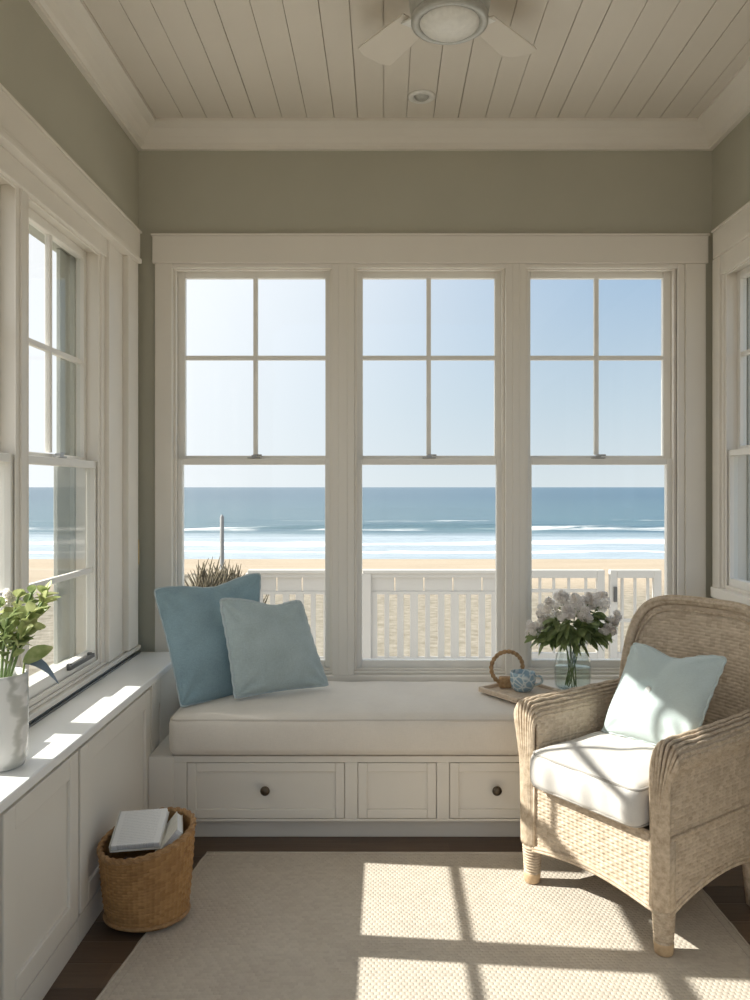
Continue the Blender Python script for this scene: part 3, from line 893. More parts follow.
m.build('piping', M['cushion_piping'], cush, smooth=True)

# ------------------------------------------------------------------ pillows
def pillow(name, corners, T, mat, pip, label, seed, pull=0.06, dip=0.12, chop=0.3, group=None, fringe=0.004, button=None):
    TL, TR, BR, BL = [Vector(c) for c in corners]
    N = (TR-TL).cross(BL-TL).normalized()
    if N.y > 0: N = -N           # towards the viewer
    n = 56
    u = np.sin(np.linspace(-1, 1, n+1)*PI/2*0.999)/math.sin(PI/2*0.999)
    U, V = np.meshgrid(u, u, indexing='ij')
    rg = np.random.default_rng(seed); ph = rg.uniform(0, 6.28, 8)
    def pos(U, V):
        U2 = U*(1-pull*(1-V**2))
        V2 = V*(1-pull*(1-U**2))
        V2 = V2-dip*np.exp(-((U-chop*0.3)/0.42)**2)*np.clip((V+0.3)/1.3, 0, 1)**2
        cr = 1-np.where(V > 0, 0.045, 0.012)*(U*U*V*V)**4
        U2 = U2*cr; V2 = V2*cr
        a = (U2+1)/2; b = (V2+1)/2
        w = lambda i: ((1-a)*b*TL[i]+a*b*TR[i]+a*(1-b)*BR[i]+(1-a)*(1-b)*BL[i])
        return np.stack([w(0), w(1), w(2)], -1)
    base = pos(U, V)
    env = np.clip((1-U**2)*(1-V**2), 0, 1)**0.5
    h = T*env*(1.0-0.22*V)
    # creases running in from the corners and a soft chop from the top edge
    wr = np.zeros_like(U)
    for (su, sv, k) in ((-1, 1, 0), (1, 1, 1), (1, -1, 2), (-1, -1, 3)):
        du, dv = (U-su), (V-sv)
        r = np.hypot(du, dv)+1e-6; ang = np.arctan2(dv*sv, du*su)
        wr += np.sin(ang*9+ph[k])*np.exp(-((r-0.35)/0.28)**2)*0.17
    wr += -0.36*np.exp(-((U-chop*0.3)/0.13)**2)*np.clip((V+0.05)/1.05, 0, 1)**1.5*(1-V**8)
    wr += 0.07*np.sin(5*U+ph[4]+2*V)*np.sin(4*V+ph[5])
    front = h*(1+wr)
    if button is not None:
        front = front-T*0.45*np.exp(-(((U-button[0])**2+(V-button[1])**2)/0.03))
    nn = np.array(N)
    t = thing(name, tuple((BL+BR)/2), label, 'cushion', group)
    mb = MB()
    mb.sheet(base+nn*front[..., None]); mb.sheet(base-nn*(h*0.9)[..., None])
    weld(mb.build('cover', mat, t, smooth=True))
    q = np.linspace(-1, 1, 60)
    border = np.concatenate([np.stack([q, 0*q+1], -1), np.stack([0*q+1, -q], -1)[1:], np.stack([-q, 0*q-1], -1)[1:], np.stack([0*q-1, q], -1)[1:-1]])
    B = pos(border[:, 0], border[:, 1])
    B = B+nn*(0.0025*np.sin(np.arange(len(B))*0.9))[:, None]
    m = MB(); m.tube([tuple(x) for x in B], fringe, 8, closed=True); m.build('piping', pip, t, smooth=True)
    if button is not None:
        c = pos(np.array([button[0]]), np.array([button[1]]))[0]
        i = np.argmin((U-button[0])**2+(V-button[1])**2); hh = front.ravel()[i]
        c = Vector(c)+N*(hh+0.002)
        m = MB(); e1 = N.orthogonal().normalized(); e2 = N.cross(e1)
        prof = [(0.011, 0.0), (0.0125, 0.003), (0.011, 0.006), (0.007, 0.008), (0.003, 0.007), (0.0005, 0.006)]; k = 16
        vs = [c+e1*(r*math.cos(2*PI*j/k))+e2*(r*math.sin(2*PI*j/k))+N*z for (r, z) in prof for j in range(k)]
        fs = [(i*k+j, i*k+(j+1) % k, (i+1)*k+(j+1) % k, (i+1)*k+j) for i in range(len(prof)-1) for j in range(k)]
        m.add(vs, fs); m.build('button', M['enamel'], t, smooth=True)
    return t
pillow('throw_pillow', [P(152, 588, 3.30), P(262, 571, 3.47), P(256, 697, 3.38), P(181, 707.5, 3.10)], 0.080, M['blue'], M['blue_fringe'],
       'larger blue linen pillow leaning in the corner of the bench', 3, pull=0.05, dip=0.10, chop=0.2, group='blue pillows on the window bench')
pillow('throw_pillow', [P(219, 598, 3.20), P(301, 600, 3.43), P(328, 685, 3.37), P(235, 698, 3.165)], 0.066, M['blue_light'], M['blue_fringe'],
       'smaller pale blue pillow in front, with fringed edges', 5, pull=0.04, dip=0.12, chop=0.9, group='blue pillows on the window bench', fringe=0.0065)

# ------------------------------------------------------------------ wicker armchair
WP, WW = 0.0112, 0.0175
def weave(a, b, amp=0.0056):
    row = np.floor(b/WP); fv = b/WP-row
    prof = np.sqrt(np.clip(1-(2*fv-1)**2, 0, 1))
    over = 0.5+0.5*np.cos(PI*a/WW+PI*np.mod(row, 2))
    col = 0.5+0.5*np.cos(2*PI*a/WW)
    return amp*prof*(0.25+0.40*over+0.35*col)

def grid_normals(G):
    du = np.gradient(G, axis=0); dv = np.gradient(G, axis=1)
    n = np.cross(du, dv); l = np.linalg.norm(n, axis=-1, keepdims=True); l[l == 0] = 1
    return n/l

def woven(mb, G, a, b, thick=0.008, flip=False, both=True):
    n = grid_normals(G)
    if flip: n = -n
    h = weave(a, b)
    h2 = weave(a+WW, b) if both else 0*h
    mb.sheet(G+n*h[..., None], np.stack([a, b], -1), back=G-n*(thick+h2)[..., None])
    return mb

CH = (0.6435, 2.51)
chair = thing('wicker_armchair', (CH[0], CH[1], 0.0085), 'weathered wicker armchair with a white seat cushion on the rug', 'armchair', rz=-math.atan2(0.811, 0.585))
AW = 0.27
FOOT = 0.0
def arm_top(y): return 0.004*(np.clip(y, 0, 0.5)/0.5)**2
prof_pts = catmull([Vector((0.224, 0.33, 0)), Vector((0.226, 0.46, 0)), Vector((0.229, 0.541, 0)), Vector((0.240, 0.584, 0)), Vector((0.266, 0.608, 0)),
                    Vector((0.298, 0.601, 0)), Vector((0.316, 0.576, 0)), Vector((0.310, 0.546, 0)), Vector((0.294, 0.516, 0)), Vector((0.286, 0.44, 0)), Vector((0.282, 0.34, 0))], 24)
pp = np.array([(p.x, p.y) for p in prof_pts])
dl = np.concatenate([[0], np.cumsum(np.linalg.norm(np.diff(pp, axis=0), axis=1))])
def arc_resample(step):
    s = np.arange(0, dl[-1], step); return np.interp(s, dl, pp[:, 0]), np.interp(s, dl, pp[:, 1]), s
px_, pz_, ps_ = arc_resample(0.0026)
ys = np.arange(0.0, 0.505, 0.0032)
for sg, nm in ((-1, 'armrest'), (1, 'armrest')):
    Yg, I = np.meshgrid(ys, np.arange(len(ps_)), indexing='ij')
    Xg = px_[I]; Zg = pz_[I]+arm_top(Yg)*np.clip((pz_[I]-0.42)/0.15, 0, 1)
    Xg = Xg-0.018*(Yg/0.5)**2*np.clip((pz_[I]-0.36)/0.2, 0, 1)
    G = np.stack([sg*Xg, Yg, Zg], -1)
    mb = MB(); woven(mb, G, Yg, ps_[I]*1.0, flip=(sg > 0), both=False)
    # closed front end of the arm
    ring_ = [(sg*(x_), 0.004, z_) for x_, z_ in zip(px_[::4], pz_[::4])]
    mb.add([(sg*0.262, 0.004, 0.47)]+ring_, [(0, i, i+1) for i in range(1, len(ring_))]+[(0, len(ring_), 1)])
    arm = mb.build(nm, M['wicker'], chair, smooth=True, local=True)
    # the reeds that climb the post and run back over the arm
    r = MB(); K = 13
    roll = [(px_[i], pz_[i]) for i in np.linspace(np.searchsorted(ps_, 0.225), np.searchsorted(ps_, 0.40), K).astype(int)]
    for k in range(K):
        f = k/(K-1); rx, rz = roll[k]
        bx = 0.231+0.055*f
        by = -0.010-0.010*math.sin(PI*f)
        kx = bx*0.45+rx*0.55
        path = [(sg*bx, by, 0.134), (sg*(bx+0.002), by, 0.25), (sg*(bx*0.8+rx*0.2), by-0.002, 0.40), (sg*kx, by-0.004, min(0.50, rz-0.03)), (sg*rx, by*0.7, rz-0.010), (sg*rx, 0.020, rz+0.007)]
        for yy in (0.10, 0.2, 0.3, 0.4, 0.49):
            path.append((sg*(rx-0.018*(yy/0.5)**2), yy, rz+0.007+float(arm_top(yy))))
        pth = catmull(path, 8)
        wobble = [Vector(p)+Vector((0, 0, 0.0012*math.sin(i*0.9+k*1.7))) for i, p in enumerate(pth)]
        r.tube(wobble, 0.0051, 7)
    r.build('arm_reed', M['reed'], chair, smooth=True, local=True)
    # flared lower side panel
    n_b = 84
    yy = np.arange(0.0, 0.50, 0.0032); vv = np.linspace(0, 1, n_b)
    Yg, Vg = np.meshgrid(yy, vv, indexing='ij')
    zb = 0.128+0.058*np.sin(PI*np.clip(Yg/0.5, 0, 1))**0.8+0.02*Yg/0.5
    Zg = zb+(0.338-zb)*Vg
    Xg = 0.282+0.014*(1-Vg)*np.sin(PI*Yg/0.5)
    mb = MB(); woven(mb, np.stack([sg*Xg, Yg, Zg], -1), Yg, Zg, flip=(sg < 0), both=False)
    mb.build('side_panel', M['wicker'], chair, smooth=True, local=True)
    r = MB()
    for dz_, dx_ in ((-0.004, 0.004), (0.007, 0.002)):
        r.tube([(sg*(0.282+dx_+0.014*math.sin(PI*y/0.5)), y, 0.128+0.058*math.sin(PI*y/0.5)**0.8+0.02*y/0.5+dz_-0.004) for y in np.linspace(0, 0.465, 30)], 0.0062, 8)
    r.tube([(sg*0.288, y, 0.338) for y in np.linspace(0, 0.465, 20)], 0.006, 8)
    r.tube([(sg*0.292, 0.465, 0.15), (sg*0.290, 0.465, 0.34), (sg*0.290, 0.47, 0.50)], 0.009, 8)
    r.build('side_edging', M['reed'], chair, smooth=True, local=True)
    # front leg: wrapped cane over a pale wooden foot
    lg = MB(); prof = [(0.024, 0.030)]
    z = 0.032
    while z < 0.125:
        rr = 0.0265+0.006*(z-0.03)/0.1
        prof += [(rr-0.003, z), (rr+0.001, z+0.002), (rr+0.002, z+0.0045), (rr+0.001, z+0.007), (rr-0.003, z+0.009)]; z += 0.0095
    prof += [(0.034, 0.135), (0.034, 0.34)]
    lg.lathe(prof, sg*0.258, 0.010, 24)
    leg = lg.build('leg', M['reed'], chair, smooth=True, local=True)
    ft = MB(); ft.lathe([(0.022, 0.0), (0.026, 0.003), (0.029, 0.030), (0.028, 0.036), (0.020, 0.038)], sg*0.258, 0.010, 24)
    ft.build('foot', M['foot'], leg, smooth=True, local=True)
    lg = MB(); lg.tube([(sg*0.262, 0.480, 0.0), (sg*0.258, 0.475, 0.1), (sg*0.255, 0.470, 0.24)], [0.022, 0.026, 0.028], 16)
    lg.build('leg', M['reed'], chair, smooth=True, local=True)

# front apron with an arched lower edge
xx = np.arange(-0.236, 0.2361, 0.0029); vv = np.linspace(0, 1, 90)
Xg, Vg = np.meshgrid(xx, vv, indexing='ij')
def arch(x): return 0.122+0.030*np.cos(PI*np.clip(x/0.25, -1, 1)/2)
zb = arch(Xg); Zg = zb+(0.336-zb)*Vg
mb = MB(); woven(mb, np.stack([Xg, 0*Xg-0.004, Zg], -1), Xg, Zg, both=False)
mb.build('front_panel', M['wicker'], chair, smooth=True, local=True)
r = MB()
for dz_, dy_ in ((-0.006, -0.009), (0.004, -0.010)):
    r.tube([(x_, dy_, float(arch(x_))+dz_) for x_ in np.linspace(-0.24, 0.24, 40)], 0.006, 8)
r.tube([(x_, -0.006, 0.338) for x_ in np.linspace(-0.24, 0.24, 12)], 0.0065, 8)
for sg in (-1, 1): r.tube([(sg*0.229, -0.011, 0.13), (sg*0.228, -0.011, 0.335)], 0.005, 8)
r.build('front_edging', M['reed'], chair, smooth=True, local=True)
d = MB(); d.box(-0.225, 0.225, 0.0, 0.47, 0.318, 0.334); d.build('seat_deck', M['reed'], chair, local=True)

# curved backrest
def ztop(s): return 0.645+0.277*np.clip(1-np.abs(s)**4.0, 0, 1)**0.5
def back_xy(s, z):
    x_ = 0.268*np.sin(s*PI/2*0.86)/math.sin(PI/2*0.86)
    y_ = 0.475+0.075*np.cos(s*PI/2)+0.17*np.clip(z-0.36, 0, 1)
    return x_, y_
sv = np.sin(np.linspace(-1, 1, 210)*PI/2*0.96)/math.sin(PI/2*0.96)
vv = np.linspace(0, 1, 270)
S, Vg = np.meshgrid(sv, vv, indexing='ij')
Zg = 0.20+(ztop(S)-0.20)*Vg
Xg, Yg = back_xy(S, Zg)
mb = MB(); woven(mb, np.stack([Xg, Yg, Zg], -1), S*0.31, Zg, both=True)
mb.build('backrest', M['wicker'], chair, smooth=True, local=True)
r = MB()
rim = []
zs_side = np.linspace(0.34, 0.645, 14)
for z in zs_side: rim.append((-1.0, z))
for q in np.linspace(-1, 1, 90)[1:-1]:
    s_ = math.copysign(1-(1-abs(q))**2.0, q); rim.append((s_, float(ztop(s_))))
for z in zs_side[::-1]: rim.append((1.0, z))
pts = []
for (s_, z) in rim:
    x_, y_ = back_xy(s_, z); pts.append(Vector((float(x_), float(y_)-0.004, z)))
r.tube(pts, 0.0165, 12)
for k in range(3):
    tw = []
    for i, p in enumerate(pts):
        a = PI*0.5+(k-1)*1.15
        c = pts[min(i+1, len(pts)-1)]-pts[max(i-1, 0)]; c.normalize()
        e1 = c.orthogonal().normalized(); e1 = Vector((0, 1, 0)); e1 = (e1-c*e1.dot(c)).normalized(); e2 = c.cross(e1)
        tw.append(p+(e1*math.cos(a)+e2*math.sin(a))*0.0135)
    r.tube(tw, 0.0075, 8)
r.build('back_rim', M['reed'], chair, smooth=True, local=True)
r = MB()
pts2 = []
for (s_, z) in rim[6:-6]:
    x_, y_ = back_xy(s_*0.90, z-(0.034 if z > 0.66 else 0)); pts2.append(Vector((float(x_), float(y_)-0.006, z-(0.034*min(1, max(0, (z-0.6)/0.1))))))
r.tube(pts2, 0.005, 7); r.build('back_edging', M['reed'], chair, smooth=True, local=True)

# the chair's seat cushion (rests on the chair, so a thing of its own)
sc = thing('seat_cushion', (CH[0], CH[1], 0.347+0.0085), 'white linen box cushion with grey piping on the wicker armchair', 'cushion', rz=chair.rotation_euler.z)
hx, hy, hz = 0.2145, 0.262, 0.063
def puff2(p):
    p = p.copy(); u, v, w = p[..., 0]/hx, p[..., 1]/hy, p[..., 2]/hz
    top = np.clip(w, 0, 1)
    p[..., 2] += 0.020*top*np.clip(1-u**4, 0, 1)*np.clip(1-v**4, 0, 1)
    bulge = np.clip(-v, 0, 1)**6*np.clip(1-w**2, 0, 1)
    p[..., 1] += -0.012*bulge*(1+0.5*np.sin(p[..., 0]*38+0.8))-0.004*bulge*np.sin(p[..., 0]*85+p[..., 2]*20)
    p[..., 2] += 0.003*np.sin(p[..., 0]*30+2*np.sin(p[..., 1]*14))*top*np.clip(1-v**2, 0, 1)
    return p
CC = (0, 0.208, 0.0615)
mb = MB(); rounded_block(mb, CC, (hx, hy, hz), 0.030, (44, 44, 6), puff2)
weld(mb.build('cushion_body', M['seat_linen'], sc, smooth=True, local=True))
for zz in (CC[2]+hz-0.010, CC[2]-hz+0.012):
    m = MB(); m.tube(loop_rect(-hx+0.005, hx-0.005, CC[1]-hy+0.004, CC[1]+hy-0.006, zz, 0.03, step=0.03), 0.0042, 8, closed=True)
    m.build('piping', M['grey_piping'], sc, smooth=True, local=True)

def chair_pt(x, y, z):
    a = chair.rotation_euler.z
    return Vector((CH[0]+x*math.cos(a)-y*math.sin(a), CH[1]+x*math.sin(a)+y*math.cos(a), z))
pillow('throw_pillow', [chair_pt(-0.165, 0.43, 0.790), chair_pt(0.205, 0.43, 0.800), chair_pt(0.185, 0.255, 0.500), chair_pt(-0.170, 0.265, 0.495)], 0.075, M['pale'], M['pale'],
       'pale aqua pillow with a single button leaning in the wicker armchair', 9, pull=0.06, dip=0.16, chop=0.0, fringe=0.0045, button=(-0.12, 0.0))

# ------------------------------------------------------------------ rug
rz_ = 0.008
quad = [(-0.885, 1.05), (1.095, 1.05), (1.055, 2.940), (-0.655, 2.945)]
m = MB()
nu, nv = 60, 60
a = np.linspace(0, 1, nu); b = np.linspace(0, 1, nv)
A, B = np.meshgrid(a, b, indexing='ij')
q = [np.array(c) for c in quad]
XY = ((1-A)*(1-B))[..., None]*q[0]+(A*(1-B))[..., None]*q[1]+(A*B)[..., None]*q[2]+((1-A)*B)[..., None]*q[3]
edge = 0.003*np.sin(B*70)*((A == 0)*1.0+(A == 1)*1.0)
G = np.stack([XY[..., 0]+edge, XY[..., 1]+0.003*np.sin(A*60)*((B == 1)*1.0), 0*A+rz_], -1)
Gb = G.copy(); Gb[..., 2] = 0.0005
m.sheet(G, back=Gb)
rug = thing('area_rug', (0.15, 2.0, 0.0), 'natural woven jute rug under the wicker armchair', 'rug')
m.build('rug_field', M['rug'], rug)
h = MB()
def edge_line(i0, i1, off, r):
    p0, p1 = q[i0], q[i1]; c = np.array([0.15, 2.0])
    d = p1-p0; nrm = np.array([-d[1], d[0]])/np.linalg.norm(d)
    if np.dot(c-p0, nrm) < 0: nrm = -nrm
    t = np.linspace(0.0, 1.0, 60)
    h.tube([tuple(p0+d*tt+nrm*off)+(rz_-0.001,) for tt in t], r, 6)
for (i0, i1) in ((0, 3), (1, 2), (3, 2)):
    edge_line(i0, i1, 0.004, 0.0045); edge_line(i0, i1, 0.030, 0.0028)
h.build('hem', M['rug_hem'], rug, smooth=True)

# ------------------------------------------------------------------ basket with books
BC = (-0.742, 2.50)
bz = rz_+0.0045
bk = thing('storage_basket', (BC[0], BC[1], bz), 'oval honey seagrass basket of books beside the white cabinet', 'basket')
nth = 300; th = np.linspace(0, 2*PI, nth, endpoint=False); tv = np.linspace(0, 1, 100)
TH, TV = np.meshgrid(th, tv, indexing='ij')
def brim(th): return 0.252+0.036*np.cos(th-math.radians(42))
def brad(t): return 0.118+0.026*np.power(t, 0.6)
RX, RY = 1.0, 0.86
def basket_pt(th, t, off=0.0):
    z = bz+0.004+(brim(th)-0.004)*t
    r = brad(t)+off
    return np.stack([BC[0]+RX*r*np.cos(th), BC[1]+RY*r*np.sin(th), z], -1)
a_ = TH*0.135/0.016*0.016; b_ = TV*0.25
cells = round(2*PI*0.135/(2*0.016))*2
a_ = TH/(2*PI)*cells*0.016
row = np.floor(b_/0.0105); fv = b_/0.0105-row
disp = 0.0050*np.sqrt(np.clip(1-(2*fv-1)**2, 0, 1))*(0.25+0.35*(0.5+0.5*np.cos(PI*a_/0.016+PI*np.mod(row, 2)))+0.40*(0.5+0.5*np.cos(2*PI*a_/0.016)))
Gf = basket_pt(TH, TV, disp); Gk = basket_pt(TH, TV, -0.008)
m = MB(); m.sheet(Gf, np.stack([a_, b_], -1), back=Gk, wrap=True)
m.build('basket_wall', M['basket'], bk, smooth=True)
m = MB(); m.lathe([(0.112, bz), (0.116, bz+0.003), (0.112, bz+0.008)], BC[0], BC[1], 48, RX, RY); m.build('basket_base', M['basket'], bk)
m = MB()
rp = [Vector(basket_pt(np.array(t), np.array(1.0), -0.003)) for t in np.linspace(0, 2*PI, 90, endpoint=False)]
m.tube(rp, 0.0075, 8, closed=True)
for k in range(2):
    tw = []
    for i, p in enumerate(rp):
        t = rp[(i+1) % 90]-rp[i-1]; t.normalize(); e1 = Vector((0, 0, 1)); e2 = t.cross(e1)
        a = i*2*PI*15/90+k*PI
        tw.append(p+(e1*math.cos(a)+e2*math.sin(a))*0.0055)
    m.tube(tw, 0.0058, 7, closed=True)
m.build('rim', M['basket_rim'], bk, smooth=True)
bp = [Vector(basket_pt(np.array(t), np.array(0.05), 0.004)) for t in np.linspace(0, 2*PI, 90, endpoint=False)]
m = MB(); m.tube(bp, 0.0065, 8, closed=True); m.build('base_band', M['basket_rim'], bk, smooth=True)

def frame_box(mb, o, e1, e2, e3, a, b, c, uvtop=False):
    """box spanned from corner o by e1*a, e2*b, e3*c"""
    o = Vector(o); vs = [o+e1*(a*i)+e2*(b*j)+e3*(c*k) for k in (0, 1) for (i, j) in ((0, 0), (1, 0), (1, 1), (0, 1))]
    uv = [(0, 0), (1, 0), (1, 1), (0, 1)]*2 if uvtop else None
    mb.add(vs, [(0, 3, 2, 1), (4, 5, 6, 7), (0, 1, 5, 4), (1, 2, 6, 5), (2, 3, 7, 6), (3, 0, 4, 7)], uv)
# open paperback lying across the top, its page towards the ceiling
def book(label, o, e1, e2, w, h, t, cover, group, page_top=True):
    e1 = Vector(e1).normalized(); e2 = (Vector(e2)-e1*Vector(e2).dot(e1)).normalized(); e3 = e1.cross(e2)
    if e3.z < 0: e3 = -e3
    b = thing('book', tuple(o), label, 'book', group)
    m = MB(); frame_box(m, Vector(o)+e1*0.004+e2*0.004+e3*0.003, e1, e2, e3, w-0.006, h-0.008, t-(0.003 if page_top else 0.006), True)
    m.build('pages', M['page'], b, bevel=0.004 if page_top else 0.001, seg=3)
    m = MB(); frame_box(m, Vector(o), e1, e2, e3, w, h, 0.003)
    if not page_top: frame_box(m, Vector(o)+e3*(t-0.003), e1, e2, e3, w, h, 0.003)
    frame_box(m, Vector(o), e1, e2, e3, 0.003, h, t)
    m.build('cover', cover, b, bevel=0.001)
book('white book lying across the basket with its printed page facing up', (BC[0]-0.100, BC[1]-0.050, bz+0.218), (1, 0.06, 0.05), (0.12, 1, 0.42), 0.155, 0.150, 0.024, M['book_cover'], 'books in the basket')
book('white closed book standing at the edge of the basket', (BC[0]+0.056, BC[1]-0.050, bz+0.192), (0.50, 0.1, 0.62), (-0.05, 1, 0.30), 0.105, 0.125, 0.024, M['book_cover'], 'books in the basket', page_top=False)
book('dark brown book upright inside the basket below the white one', (BC[0]-0.060, BC[1]-0.045, bz+0.012), (1, 0.0, 0.0), (0, 0.10, 1), 0.110, 0.185, 0.022, M['book_dark'], 'books in the basket', page_top=False)

# ------------------------------------------------------------------ flowers
def leaf_into(mb, base, direc, L, W, droop, roll, fold=0.25):
    d = Vector(direc).normalized(); side = d.cross(Vector((0, 0, 1)))
    if side.length < 1e-3: side = Vector((1, 0, 0))
    side.normalize(); side = Matrix.Rotation(roll, 3, d) @ side
    up = side.cross(d).normalized()
    vs = []; fs = []; n = 6
    for i in range(n+1):
        t = i/n
        w = W*0.5*math.sin(PI*min(1, t*0.93+0.05))**0.75
        c = Vector(base)+d*(L*t)+Vector((0, 0, -1))*(droop*L*t*t)
        vs += [c-side*w+up*(fold*w), c, c+side*w+up*(fold*w)]
    for i in range(n):
        k = i*3
        fs += [(k, k+1, k+4, k+3), (k+1, k+2, k+5, k+4)]
    mb.add(vs, fs)

def floret_into(mb, c, nrm, r, rg):
    n = Vector(nrm).normalized(); e1 = n.orthogonal().normalized(); e2 = n.cross(e1)
    off = rg.uniform(0, 6.28)
    for k in range(4):
        a = off+k*PI/2
        d = e1*math.cos(a)+e2*math.sin(a); s = n.cross(d)
        vs = [Vector(c), Vector(c)+d*(r*0.55)+s*(r*0.42)+n*(r*0.22), Vector(c)+d*r+n*(r*0.16), Vector(c)+d*(r*0.55)-s*(r*0.42)+n*(r*0.22)]
        mb.add(vs, [(0, 1, 2, 3)])

def bloom_mesh(c, axis, rx, rz, n, seed, fr):
    """a ragged head of many small blossoms: several tufts around a core"""
    rg = np.random.default_rng(seed); m = MB()
    ax = Vector(axis).normalized(); e1 = ax.orthogonal().normalized(); e2 = ax.cross(e1)
    tufts = [(Vector(c), 0.62)]
    for q in range(6):
        a = q*2.4+rg.uniform(-0.4, 0.4); k = rg.uniform(0.55, 0.95)
        tufts.append((Vector(c)+(e1*math.cos(a)+e2*math.sin(a))*(rx*k)+ax*(rz*rg.uniform(-0.5, 0.75)), rg.uniform(0.30, 0.46)))
    for q in range(3):
        tufts.append((Vector(c)+e1*(rx*rg.uniform(-0.5, 0.5))+e2*(rx*rg.uniform(-0.5, 0.5))+ax*(rz*rg.uniform(0.7, 1.15)), rg.uniform(0.24, 0.36)))
    per = max(8, n//len(tufts))
    for (p0, k0) in tufts:
        for i in range(per):
            zz = 1-2*(i+0.5)/per; ph = i*2.39996+seed
            rr = math.sqrt(max(0, 1-zz*zz))
            d = e1*(rr*math.cos(ph))+e2*(rr*math.sin(ph))+ax*zz
            floret_into(m, p0+d*(rx*k0*rg.uniform(0.75, 1.15)), d+Vector(rg.uniform(-0.4, 0.4, 3)), fr*rg.uniform(0.75, 1.25), rg)
    return m

# right-hand glass vase
VC = (0.790, 3.375); VZ = 0.4955
vs_ = thing('glass_vase', (VC[0], VC[1], VZ), 'clear glass jar vase of white flowers on the bench end', 'vase')
outer = [(0.055, 0.0), (0.066, 0.004), (0.074, 0.02), (0.077, 0.06), (0.076, 0.10), (0.070, 0.14), (0.060, 0.168), (0.056, 0.185), (0.058, 0.21), (0.063, 0.226)]
inner = [(0.060, 0.226), (0.0545, 0.21), (0.0525, 0.185), (0.0565, 0.168), (0.0665, 0.14), (0.0725, 0.10), (0.0735, 0.06), (0.070, 0.022), (0.060, 0.010), (0.001, 0.009)]
m = MB(); m.lathe([(r, z+VZ) for r, z in outer+inner], VC[0], VC[1], 40); m.build('jar', M['vase_glass'], vs_, smooth=True)
m = MB(); m.lathe([(0.001, VZ+0.0105), (0.058, VZ+0.0115), (0.069, VZ+0.024), (0.072, VZ+0.06), (0.0712, VZ+0.098), (0.001, VZ+0.098)], VC[0], VC[1], 40); m.build('water', M['water_glass'], vs_, smooth=True)
rg = np.random.default_rng(21)
heads = [(537, 632, 3.34, 0.040), (552, 613, 3.36, 0.046), (563, 603, 3.40, 0.038), (575, 607, 3.34, 0.044), (588, 604, 3.37, 0.030), (599, 606, 3.36, 0.046), (610, 622, 3.36, 0.036), (545, 622, 3.42, 0.036), (584, 618, 3.30, 0.034), (605, 632, 3.31, 0.030), (568, 616, 3.29, 0.034)]
for i, (px, py, d, r) in enumerate(heads):
    hp = P(px, py, d)
    fl = thing('white_flower', (VC[0]+0.01, VC[1], VZ+0.02), 'white clustered flower with dark green leaves in the clear glass vase', 'flower', 'white flowers in the glass vase')
    fa, fr_ = rg.uniform(0, 6.28), 0.050*math.sqrt(rg.uniform(0.1, 1)); foot = Vector((VC[0]+fr_*math.cos(fa), VC[1]+fr_*math.sin(fa), VZ+0.018))
    neck = Vector((VC[0]+max(-0.040, min(0.040, (hp.x-VC[0])*0.34)), VC[1]+(hp.y-VC[1])*0.2, VZ+0.21))
    path = catmull([foot, (foot+neck)/2+Vector((0, 0, 0.004)), neck, neck.lerp(hp, 0.55)+Vector((0, 0, 0.012)), hp], 6)
    m = MB(); m.tube(path, 0.0024, 7); m.build('stem', M['stem'], fl, smooth=True)
    ax = (hp-neck).normalized()
    bloom_mesh(hp+ax*0.006, ax+Vector((0, 0, 0.7)), r*0.86, r*1.0, 230, 100+i, 0.0088).build('bloom', M['petal'], fl)
    m = MB()
    for k in range(20):
        t = rg.uniform(0.05, 0.85); b0 = neck.lerp(hp, t)
        out = Vector(((hp.x-VC[0])*5.5+rg.uniform(-0.7, 0.7), rg.uniform(-0.8, 0.5), rg.uniform(-0.35, 0.35)))
        leaf_into(m, b0, out, rg.uniform(0.05, 0.085), rg.uniform(0.026, 0.042), rg.uniform(0.1, 0.5), rg.uniform(-0.9, 0.9))
    m.build('foliage', M['leaf_dark'], fl, smooth=True)

